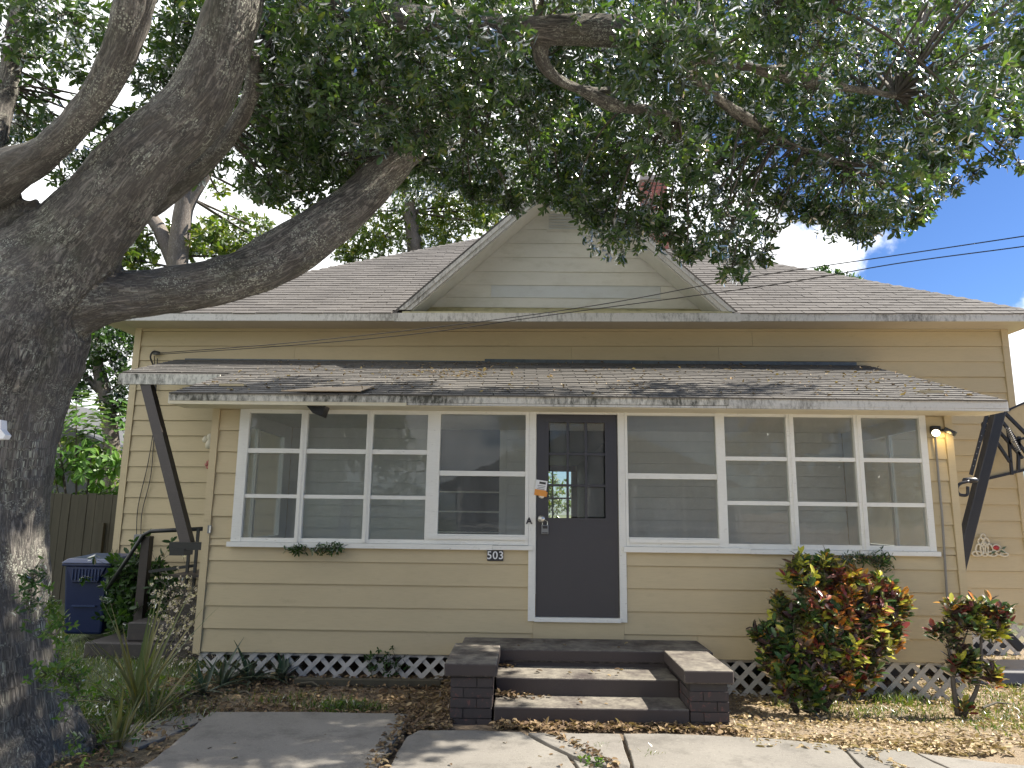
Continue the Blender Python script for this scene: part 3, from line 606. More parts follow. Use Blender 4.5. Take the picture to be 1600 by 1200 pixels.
# ------------------------------------------------------------------ shingled roofs
AK = (3.645-2.735)/2.75
def shingles(parent, O, Ud, Vd, vmax, span, mat, tab=.305, expo=.14, skip=None, cap=300, thick=.014):
    O, Ud, Vd = Vector(O), Vector(Ud).normalized(), Vector(Vd).normalized(); N = Ud.cross(Vd).normalized()
    if N.z < 0: N = -N
    g = .004
    m = MB(); m.hexa([(g, 0, 0), (tab-g, 0, 0), (tab-g, expo*1.35, 0), (g, expo*1.35, 0), (g, 0, thick), (tab-g, 0, thick), (tab-g, expo*1.35, .003), (g, expo*1.35, .003)])
    me = m.mesh('shingle', mat); full = []; rest = MB(); k = 0; v = 0.
    while v < vmax-.03:
        a, b = span(v); u = math.floor(a/tab)*tab+(tab/2 if k % 2 else 0)-tab
        while u < b:
            u0, u1 = max(u, a), min(u+tab, b)
            if u1-u0 > .03:
                c = O+Ud*((u0+u1)/2)+Vd*(v+.05)
                if not (skip and skip(c)):
                    dv = random.uniform(-.006, .006); du = random.uniform(-.003, .003); dn = random.uniform(0, .004)
                    if u1-u0 > tab-.001: full.append(((c-CAMLOC).length, O+Ud*(u+du)+Vd*(v+dv)+N*dn))
                    else:
                        p = [O+Ud*x+Vd*(v+y)+N*(zz+dn) for (x, y, zz) in ((u0+g, 0, 0), (u1-g, 0, 0), (u1-g, expo*1.35, 0), (u0+g, expo*1.35, 0), (u0+g, 0, thick), (u1-g, 0, thick), (u1-g, expo*1.35, .003), (u0+g, expo*1.35, .003))]
                        rest.hexa(p)
            u += tab
        v += expo; k += 1
    full.sort(key=lambda q: q[0])
    Rm = Matrix(((Ud.x, Vd.x, N.x), (Ud.y, Vd.y, N.y), (Ud.z, Vd.z, N.z))).to_4x4()
    for i, (d, p) in enumerate(full):
        if i < cap: link('shingle', me, parent, Matrix.Translation(p) @ Rm)
        else:
            MM = Matrix.Translation(p) @ Rm; rest.hexa([MM @ Vector(q) for q in m.v])
    if rest.v: o = rest.build('shingle_courses', mat, parent); o['kind'] = 'stuff'
# awning (shed roof over the porch); its left end carries on over the side door
AX0, AX1, AYF = -3.52, 4.70, -.36
def az(y): return 2.735+(y+.35)*AK
aw = MB()
aw.hexa([(AX0, AYF, az(AYF)-.03), (AX1, AYF, az(AYF)-.03), (AX1, YM, az(YM)-.03), (AX0, YM, az(YM)-.03), (AX0, AYF, az(AYF)-.002), (AX1, AYF, az(AYF)-.002), (AX1, YM, az(YM)-.002), (AX0, YM, az(YM)-.002)])
EY = 1.02; EX0 = -4.84
aw.hexa([(EX0, EY, az(EY)-.03), (AX0-.001, EY, az(EY)-.03), (AX0-.001, YM, az(YM)-.03), (EX0, YM, az(YM)-.03), (EX0, EY, az(EY)-.002), (AX0-.001, EY, az(EY)-.002), (AX0-.001, YM, az(YM)-.002), (EX0, YM, az(YM)-.002)])
aw = aw.build('awning_roof', M['awning'], house); aw['label'] = 'lower shed roof over the porch windows'
Vd = Vector((0, 1, AK)).normalized(); sl = (YM-AYF)/Vd.y; vn = (EY-AYF)/Vd.y
shingles(aw, (0, AYF-.03, az(AYF-.03)), (1, 0, 0), Vd, sl-.02, lambda v: ((AX0 if v < vn else EX0), AX1), M['awning'])
def fascia(x0, x1, zt0, zt1, h, y, mat, t=.03, name='fascia_board'):
    return MB().hexa([(x0, y, zt0-h), (x1, y, zt1-h), (x1, y+t, zt1-h), (x0, y+t, zt0-h), (x0, y, zt0), (x1, y, zt1), (x1, y+t, zt1), (x0, y+t, zt0)]).build(name, mat, house)
fascia(AX0, -1.16, 2.728, 2.726, .068, AYF-.012, M['fascia']); fascia(-1.157, 2.0, 2.726, 2.728, .068, AYF-.010, M['fascia']); fascia(2.003, AX1, 2.728, 2.732, .075, AYF-.012, M['fascia_main'])
fascia(AX0, -1.16, 2.659, 2.659, .034, AYF-.006, M['cream'], .03, 'fascia_trim'); fascia(-1.157, 1.98, 2.656, 2.655, .020, AYF-.002, M['fascia_main'], .03, 'fascia_trim'); fascia(1.985, AX1, 2.656, 2.655, .022, AYF-.006, M['fascia_main'], .03, 'fascia_trim')
fascia(EX0, AX0-.1, az(EY)-.008, az(EY)-.008, .125, EY-.02, M['fascia'])
MB().box(AX0+.01, AX1-.01, AYF+.03, -.03, 2.628, 2.64).build('soffit', M['cream'], house)
MB().hexa([(AX0-.012, AYF, az(AYF)-.10), (AX0, AYF, az(AYF)-.10), (AX0, EY, az(EY)-.10), (AX0-.012, EY, az(EY)-.10), (AX0-.012, AYF, az(AYF)-.004), (AX0, AYF, az(AYF)-.004), (AX0, EY, az(EY)-.004), (AX0-.012, EY, az(EY)-.004)]).build('rake_board', M['fascia'], house)
MB().hexa([(AX1, AYF, az(AYF)-.10), (AX1+.02, AYF, az(AYF)-.10), (AX1+.02, YM-.03, az(YM)-.10), (AX1, YM-.03, az(YM)-.10), (AX1, AYF, az(AYF)-.004), (AX1+.02, AYF, az(AYF)-.004), (AX1+.02, YM-.03, az(YM)-.004), (AX1, YM-.03, az(YM)-.004)]).build('rake_board', M['fascia_main'], house)
MB().box(-4.72, -.55, YM-.035, YM-.018, az(YM)-.02, az(YM)+.016).box(-.548, 4.55, YM-.037, YM-.018, az(YM)-.02, az(YM)+.045).build('flashing', M['flashing'], house)
# main hip roof: the front slope and the other three
EL, ER, EYM = -5.75, 6.85, 1.95
zeL, zeR = 4.185, 4.275
apex = Vector((.72, 8.45, 8.20)); cL, cR, bL, bR = Vector((EL, EYM, zeL)), Vector((ER, EYM, zeR)), Vector((EL, 14.95, zeL)), Vector((ER, 14.95, zeR))
zg = lambda x: zeL+(zeR-zeL)*(x-EL)/(ER-EL)
vy = EYM+(6.33-4.23)/((apex.z-4.23)/(apex.y-EYM))
rf = MB().face(cL, (-1.72, EYM, zg(-1.72)), (.556, vy, 6.33), apex).face((.556, vy, 6.33), (2.83, EYM, zg(2.83)), cR, apex).face(cR, bR, apex).face(bR, bL, apex).face(bL, cL, apex).build('roof', M['roof'], house)
GX0, GX1, GXC, GZB, GZT, GY = -1.72, 2.83, .556, 4.23, 6.33, 1.95
def in_gable(c): 
    return abs(c.x-GXC) < (GX1-GX0)/2*(1-(c.z-GZB)/(GZT-GZB))+.02
Ud = (cR-cL).normalized(); foot = cL+Ud*(apex-cL).dot(Ud); Vm = (apex-foot); vl = Vm.length; ul = (cR-cL).length; ua = (apex-cL).dot(Ud)
Vmn = Vm.normalized(); shingles(rf, cL-Vmn*.03+Vector((0, 0, .004)), Ud, Vmn, vl*.93, lambda v: (ua*(v/vl), ul-(ul-ua)*(v/vl)), M['roof'], skip=in_gable)
# ridge caps along the two hips seen against the sky
for a, b in ((cR, apex), (cL, apex)):
    m = MB(); n = 34; d = (b-a).normalized(); sd_ = d.cross(Vector((0, 0, 1))).normalized()
    for i in range(n):
        p = a+(b-a)*(i/n); q = p+(b-a)*(1.25/n); up = Vector((0, 0, .022)); u2 = Vector((0, 0, .008))
        m.hexa([p-sd_*.13-Vector((0, 0, .05)), p+sd_*.13-Vector((0, 0, .05)), q+sd_*.13-Vector((0, 0, .05)), q-sd_*.13-Vector((0, 0, .05)), p-sd_*.02+up, p+sd_*.02+up, q+sd_*.02+u2, q-sd_*.02+u2])
    m.build('ridge_cap', M['roof'], rf)
zf = lambda x: zeL+(zeR-zeL)*(x-EL)/(ER-EL)
for a, b in ((EL, -1.75), (-1.747, 2.86), (2.863, ER)):
    fascia(a, b, zf(a)+.0, zf(b)+.0, .105 if a != -1.747 else .115, EYM-(.02 if a != -1.747 else .03), M['fascia_main'])
MB().hexa([(EL, EYM+.012, zeL-.10), (ER, EYM+.012, zeR-.10), (ER, YM-.03, zeR-.10), (EL, YM-.03, zeL-.10), (EL, EYM+.012, zeL-.085), (ER, EYM+.012, zeR-.085), (ER, YM-.03, zeR-.085), (EL, YM-.03, zeL-.085)]).build('soffit', M['soffit'], house)
MB().hexa([(ER-.03, EYM+.01, zeR-.105), (ER, EYM+.01, zeR-.105), (ER, 14.9, zeR-.105), (ER-.03, 14.9, zeR-.105), (ER-.03, EYM+.01, zeR), (ER, EYM+.01, zeR), (ER, 14.9, zeR), (ER-.03, 14.9, zeR)]).build('fascia_board', M['soffit'], house)
MB().box(XR+.001, ER-.03, EYM+.03, 14.8, zeR-.10, zeR-.085).build('soffit', M['soffit'], house); MB().box(EL+.03, XL-.001, EYM+.03, 14.8, zeL-.10, zeL-.085).build('soffit', M['soffit'], house)
# front gable
gab = MB(); gr = 8.6
for s, x0 in ((-1, GX0), (1, GX1)):
    e = Vector((x0, GY, GZB)); a = Vector((GXC, GY, GZT)); d = (a-e).normalized(); n = Vector((-d.z, 0, d.x)) if s < 0 else Vector((d.z, 0, -d.x))
    if n.z < 0: n = -n
    o = e-d*.06
    gab.hexa([o, a, a+Vector((0, gr-GY, 0)), o+Vector((0, gr-GY, 0)), o+n*.035, a+n*.035, a+n*.035+Vector((0, gr-GY, 0)), o+n*.035+Vector((0, gr-GY, 0))])
gab = gab.build('gable_roof', M['roof'], house)
gw = (GX1-GX0)/2; sl_ = (GZT-GZB)/gw
for s in (-1, 1):
    e = Vector((GXC+s*gw, 0, GZB)); a = Vector((GXC, 0, GZT)); d = (a-e).normalized(); n = Vector((d.z, 0, -d.x)) if s > 0 else Vector((-d.z, 0, d.x))
    if n.z > 0: n = -n
    e = e-d*.10
    for (o0, o1, y0, y1, nm) in ((.0, .05, GY-.03, GY+.0, 'rake_board'), (.051, .105, GY-.012, GY+.016, 'rake_board'), (.106, .122, GY+.018, YM-.02, 'rake_soffit')):
        lift = lambda q: q+d*((4.262-q.z)/d.z)
        p = [lift(e+n*o1), a+n*o1, a+n*o0, lift(e+n*o0)]
        p = [(q.x, q.z) for q in p]
        # mitre at the ridge: stop at the centre line
        MB().prismY(p if s < 0 else p[::-1], y0, y1).build(nm, M['fascia_main'] if nm == 'rake_board' else M['gable'], gab)
zs = [4.235, 4.431, 4.578, 4.76, 4.958, 5.172, 5.38, 5.593, 5.80, 6.0, 6.2]
for k in range(len(zs)-1):
    a, b = zs[k], zs[k+1]
    hx = lambda z: max(.02, gw-(z-GZB)/sl_-.10)
    def gb(x0a, x1a, x0b, x1b, mat):
        p = [(x0a, YM-.016, a+.003), (x1a, YM-.016, a+.003), (x1a, YM+.02, a+.003), (x0a, YM+.02, a+.003), (x0b, YM-.004, b+.002), (x1b, YM-.004, b+.002), (x1b, YM+.02, b+.002), (x0b, YM+.02, b+.002)]
        MB().hexa(p).build('siding_board', mat, gab)
    l0, r0, l1, r1 = GXC-hx(a), GXC+hx(a), GXC-hx(b), GXC+hx(b)
    if k == 2: gb(l0, -.48, l1, -.48, M['gable']); gb(-.477, 1.9, -.477, 1.9, M['gable_bare']); gb(1.903, r0, 1.903, r1, M['gable'])
    else: gb(l0, r0, l1, r1, M['gable_low'] if k < 1 else (M['gable_low'] if k == 0 else M['gable']))
MB().prismY([(GX0+.1, GZB-.05), (GX1-.1, GZB-.05), (GXC, GZT-.1)], YM+.021, YM+.1).build('gable_wall', M['gable'], gab)
MB().hexa([(GX0+.08, GY-.03, 4.215), (GX1-.08, GY-.03, 4.25), (GX1-.08, YM-.02, 4.255), (GX0+.08, YM-.02, 4.22), (GX0+.08, GY-.03, 4.235), (GX1-.08, GY-.03, 4.27), (GX1-.08, YM-.02, 4.275), (GX0+.08, YM-.02, 4.24)]).build('gable_ledge', M['gable_low'], gab)
vt = MB().box(.30, .80, YM-.022, YM-.0165, 5.56, 5.85).build('gable_vent', M['gable'], gab)
for i in range(6): MB().hexa([(.33, YM-.05, 5.585+i*.042), (.77, YM-.05, 5.585+i*.042), (.77, YM-.024, 5.605+i*.042), (.33, YM-.024, 5.605+i*.042), (.33, YM-.05, 5.592+i*.042), (.77, YM-.05, 5.592+i*.042), (.77, YM-.024, 5.614+i*.042), (.33, YM-.024, 5.614+i*.042)]).build('louvre', M['gable_bare'], vt)
# chimney
ch_ = MB().box(2.255, 2.725, 5.76, 6.24, 5.6, 7.98).build('chimney', M['mortar_red'], house)
zc = 5.9; k = 0
bm_ = {}
def brick(x0, x1, y0, y1, z0, z1, mat, parent):
    key = (round(x1-x0, 3), round(y1-y0, 3), round(z1-z0, 3), mat.name)
    if key not in bm_:
        bm_[key] = MB().box(0, key[0], 0, key[1], 0, key[2]).mesh('brick', mat)
    o = link('brick', bm_[key], parent, Matrix.Translation((x0+random.uniform(-.001, .001), y0+random.uniform(-.002, .002), z0))); return o
while zc < 7.9:
    off = .105 if k % 2 else 0; xs = [2.245]+[x for x in (2.245+.16-off*.76+.165*i for i in range(4)) if 2.3 < x < 2.68]+[2.735]
    for a, b in zip(xs, xs[1:]): brick(a+.005, b-.005, 5.75, 5.80, zc, zc+.065, M['brick_red'], ch_)
    ys = [5.805]+[5.805+.22*i-(.11 if k % 2 else 0) for i in (1, 2)]+[6.24]
    for a, b in zip(ys, ys[1:]): brick(2.245, 2.29, a+.005, b-.005, zc, zc+.065, M['brick_red'], ch_)
    zc += .076; k += 1
MB().box(2.21, 2.77, 5.71, 6.29, 7.98, 8.08).build('cap', M['mortar_red'], ch_)
# awning braces (black timber left)
MB().beam((-4.538, 1.080, 3.103), (-3.696, 0.720, 1.205), .115, .115, (0, 1, 0)).build('awning_brace', M['brown'], house)
MB().box(-3.86, -3.24, .62, .80, 1.16, 1.24).box(-3.84, -3.68, .60, .82, 1.10, 1.17).build('brace_bracket', M['dark_metal'], house)

# ------------------------------------------------------------------ front steps
st = thing('front_steps', 'brown painted concrete steps between two brick cheek blocks below the front door', 'steps', (.55, -.75, 0))
SX0, SX1 = -.215, 1.30
def rough_step(x0, x1, y0, y1, z0, z1, name):
    m = MB().box(x0, x1, y0, y1, z0, z1); return m.build(name, M['steps'], st, bevel=.012)
rough_step(SX0+.003, SX1-.003, -1.465, -1.0, -.1, .125, 'step'); rough_step(SX0+.004, SX1-.004, -1.097, -.6, -.08, .262, 'step')
rough_step(-.56, 1.70, -.64, -.035, .30, .403, 'landing'); MB().box(-.52, 1.62, -.62, -.04, -.2, .3).build('landing_base', M['steps'], st)
for (x0, x1, lab) in ((-.60, -.19, 'left'), (1.255, 1.64, 'right')):
    cap_z0, cap_z1 = (.345, .445) if lab == 'left' else (.32, .42)
    ck = MB().box(x0+.055, x1-.045, -1.455, -.56, -.15, cap_z0-.003).build('cheek_block', M['mortar'], st)
    rough_step(x0, x1, -1.50, -.60 if lab == 'left' else -.66, cap_z0, cap_z1, 'cap_slab')
    zc = -.11; k = 0
    bx0, bx1 = x0+.045, x1-.035
    while zc+.06 < cap_z0:
        xs = [bx0, bx0+(.21 if k % 2 else .105), bx1] if k % 2 else [bx0, bx0+.105, bx0+.32 if bx1-bx0 > .34 else bx1, bx1]
        xs = sorted(set(round(q, 4) for q in xs)); h = min(.066, cap_z0-.004-zc)
        for a, b in zip(xs, xs[1:]):
            if b-a > .02: brick(a+.004, b-.004, -1.467, -1.40, zc, zc+h, M['brick_brown'], ck)
        ys = [-1.398]+[-1.398+.215*i-(.1 if k % 2 else 0) for i in range(1, 4)]+[-.66]
        for a, b in zip(ys, ys[1:]):
            brick(bx0, bx0+.04, a+.004, b-.004, zc, zc+h, M['brick_brown'], ck); brick(bx1-.04, bx1, a+.004, b-.004, zc, zc+h, M['brick_brown'], ck)
        zc += .075; k += 1

# ------------------------------------------------------------------ the big oak
oak = thing('oak_tree', 'big spreading oak in front of the house, lichened trunk and low boughs', 'tree', (-3.35, -2.7, 0))
# limbs: (points with radius)
LIMBS = [[(-3.443, -2.417, -0.406, 0.544), (-3.480, -2.507, 0.269, 0.480), (-3.534, -2.600, 0.953, 0.432), (-3.564, -2.703, 1.646, 0.440), (-3.519, -2.805, 2.219, 0.476), (-3.407, -2.876, 2.630, 0.482), (-3.251, -2.925, 2.918, 0.421), (-3.078, -2.955, 3.105, 0.351), (-2.869, -3.012, 3.333, 0.272), (-2.619, -3.086, 3.600, 0.240), (-2.390, -3.175, 3.837, 0.221), (-2.115, -3.218, 4.105, 0.197), (-1.938, -3.315, 4.377, 0.177), (-1.832, -3.414, 4.661, 0.164), (-1.752, -3.472, 4.995, 0.153), (-1.542, -3.639, 5.381, 0.136)],
 [(-3.441, -2.784, 2.393, 0.343), (-3.255, -2.840, 2.726, 0.321), (-3.025, -2.867, 2.902, 0.243), (-2.782, -2.827, 2.982, 0.192), (-2.472, -2.731, 3.045, 0.164), (-2.030, -2.597, 3.192, 0.167), (-1.683, -2.482, 3.435, 0.179), (-1.360, -2.381, 3.753, 0.172), (-1.089, -2.285, 4.095, 0.145), (-0.893, -2.223, 4.338, 0.113), (-0.675, -2.123, 4.655, 0.071), (-0.336, -1.944, 5.105, 0.042), (0.149, -1.612, 5.568, 0.028)],
 [(-3.697, -2.876, 2.886, 0.308), (-3.670, -2.997, 3.282, 0.239), (-3.513, -3.132, 3.487, 0.171), (-3.271, -3.252, 3.613, 0.141), (-2.904, -3.371, 3.748, 0.098), (-2.586, -3.507, 3.972, 0.101), (-2.391, -3.637, 4.145, 0.110), (-2.235, -3.775, 4.364, 0.118), (-2.089, -3.936, 4.716, 0.113)],
 [(-1.616, -3.526, 5.310, 0.131), (-1.434, -3.270, 5.028, 0.122), (-1.211, -3.050, 4.955, 0.115), (-0.903, -2.943, 4.958, 0.110), (-0.560, -2.842, 4.994, 0.113), (-0.203, -2.742, 5.038, 0.115), (0.168, -2.644, 5.090, 0.122), (0.601, -2.546, 5.151, 0.128), (1.051, -2.432, 5.127, 0.125), (1.418, -2.319, 5.097, 0.097), (1.880, -2.111, 5.116, 0.060), (2.476, -1.902, 5.139, 0.035), (3.163, -1.690, 5.157, 0.020)],
 [(0.074, -2.650, 5.116, 0.094), (0.116, -2.514, 4.924, 0.067), (0.300, -2.389, 4.811, 0.053), (0.614, -2.193, 4.882, 0.050), (0.974, -2.017, 5.073, 0.041), (1.384, -1.837, 5.238, 0.027)],
 [(0.398, -2.380, 4.774, 0.039), (0.678, -2.263, 4.713, 0.039), (0.959, -2.069, 4.792, 0.036), (1.258, -1.869, 4.837, 0.021)],
 [(-2.612, -2.789, 3.645, 0.106), (-2.309, -2.777, 3.887, 0.071), (-2.088, -2.770, 4.155, 0.056), (-1.926, -2.818, 4.443, 0.047), (-1.874, -2.910, 4.676, 0.038)],
 [(1.368, -2.322, 5.111, 0.044), (1.795, -2.535, 5.203, 0.032), (2.187, -2.733, 5.211, 0.022)],
 [(1.051, -2.430, 5.117, 0.048), (1.602, -1.979, 4.916, 0.031), (2.234, -1.637, 4.767, 0.021), (2.919, -1.308, 4.701, 0.016)],
 [(-3.528, -2.859, 2.805, 0.289), (-3.459, -2.938, 3.086, 0.238), (-3.371, -2.996, 3.306, 0.192), (-3.234, -3.042, 3.463, 0.111), (-3.114, -3.073, 3.537, 0.052)],
 [(-3.640, -2.986, 3.507, 0.118), (-3.703, -2.828, 4.044, 0.070), (-3.718, -2.732, 4.642, 0.057), (-3.724, -2.740, 5.255, 0.050)]]
def swept(pts, n):
    P = bez([p[:3] for p in pts], n); r = []
    for i in range(len(pts)-1):
        for k in range(n): t = k/n; r.append(pts[i][3]*(1-t)+pts[i+1][3]*t)
    r.append(pts[-1][3]); return P, r
def build_trunk():
    m = MB(); segs = []
    for li, pts in enumerate(LIMBS):
        P, r = swept(pts, 8); m.tube(P, r, 20); segs.append((P, r))
    # root flare
    b = Vector(LIMBS[0][0][:3])
    for k in range(7):
        a = k*.9+.3; d = Vector((math.cos(a), math.sin(a), 0))
        m.tube([b+d*.25+Vector((0, 0, .75)), b+d*.48+Vector((0, 0, .30)), b+d*.78+Vector((0, 0, .02)), b+d*1.15+Vector((0, 0, -.14))], [.20, .20, .15, .08], 10)
    o = m.build('trunk', M['bark'], oak, True)
    rm = o.modifiers.new('remesh', 'REMESH'); rm.mode = 'VOXEL'; rm.voxel_size = .016
    sm = o.modifiers.new('smooth', 'SMOOTH'); sm.factor = .5; sm.iterations = 6
    dg = bpy.context.evaluated_depsgraph_get(); ev = o.evaluated_get(dg); me = bpy.data.meshes.new_from_object(ev); o.modifiers.clear(); o.data = me
    me.materials.clear(); me.materials.append(M['bark'])
    n = len(me.vertices); V = np.empty(n*3, np.float32); me.vertices.foreach_get('co', V); V = V.reshape(-1, 3).astype(float)
    best = np.full(n, 1e9); bark = np.zeros((n, 3))
    for li, (P, r) in enumerate(segs):
        P = np.array([tuple(p) for p in P]); r = np.array(r); T = unit(np.gradient(P, axis=0)); s = np.concatenate([[0], np.cumsum(np.linalg.norm(np.diff(P, axis=0), axis=1))])
        # parallel frame
        x = np.cross(T[0], [.2, 1, .1]); x = x/np.linalg.norm(x); X = []
        for t in T: x = x-t*np.dot(x, t); x = x/np.linalg.norm(x); X.append(x)
        X = np.array(X); Y = np.cross(T, X)
        for i in range(len(P)-1):
            ab = P[i+1]-P[i]; L2 = ab@ab; t = np.clip(((V-P[i])@ab)/L2, 0, 1); c = P[i]+t[:, None]*ab; d = V-c; dist = np.linalg.norm(d, axis=1)/(r[i]*(1-t)+r[i+1]*t)
            w_ = dist < best; best[w_] = dist[w_]
            xx = X[i]*(1-t[:, None])+X[i+1]*t[:, None]; yy = Y[i]*(1-t[:, None])+Y[i+1]*t[:, None]
            bark[w_] = np.stack([(d*xx).sum(1), (d*yy).sum(1), s[i]+(s[i+1]-s[i])*t+li*7.3], 1)[w_]
    N = np.empty(n*3, np.float32); me.vertices.foreach_get('normal', N); N = N.reshape(-1, 3).astype(float)
    q = bark*np.array([1, 1, .27])
    q = q+.05*np.stack([vnoise(q*11+k) for k in (1.3, 7.7, 15.1)], 1)
    q[:, 2] += .06*vnoise(q*np.array([9, 9, 3.])+4.4)
    rid = 1-np.abs(vnoise(q*15+3)+vnoise((q@np.array([[.8, -.6, 0], [.6, .8, 0], [0, 0, 1]]))*13+8)-1); rid2 = 1-np.abs(vnoise(q*52+9)*2-1); lump = vnoise(bark*np.array([3.2, 3.2, 1.6])+5)-.5; l2 = vnoise(bark*9)-.5
    disp = -.017*rid**2.5-.0*rid2+lump*.07+l2*.02
    V2 = V+N*disp[:, None]; me.vertices.foreach_set('co', V2.astype(np.float32).ravel())
    at = me.attributes.new('bark', 'FLOAT_VECTOR', 'POINT'); at.data.foreach_set('vector', bark.astype(np.float32).ravel()); me.polygons.foreach_set('use_smooth', np.ones(len(me.polygons), bool)); me.update()
    return segs
segs = build_trunk()
allP = np.array([tuple(p) for P, r in segs for p in P]); allR = np.array([q for P, r in segs for q in r])
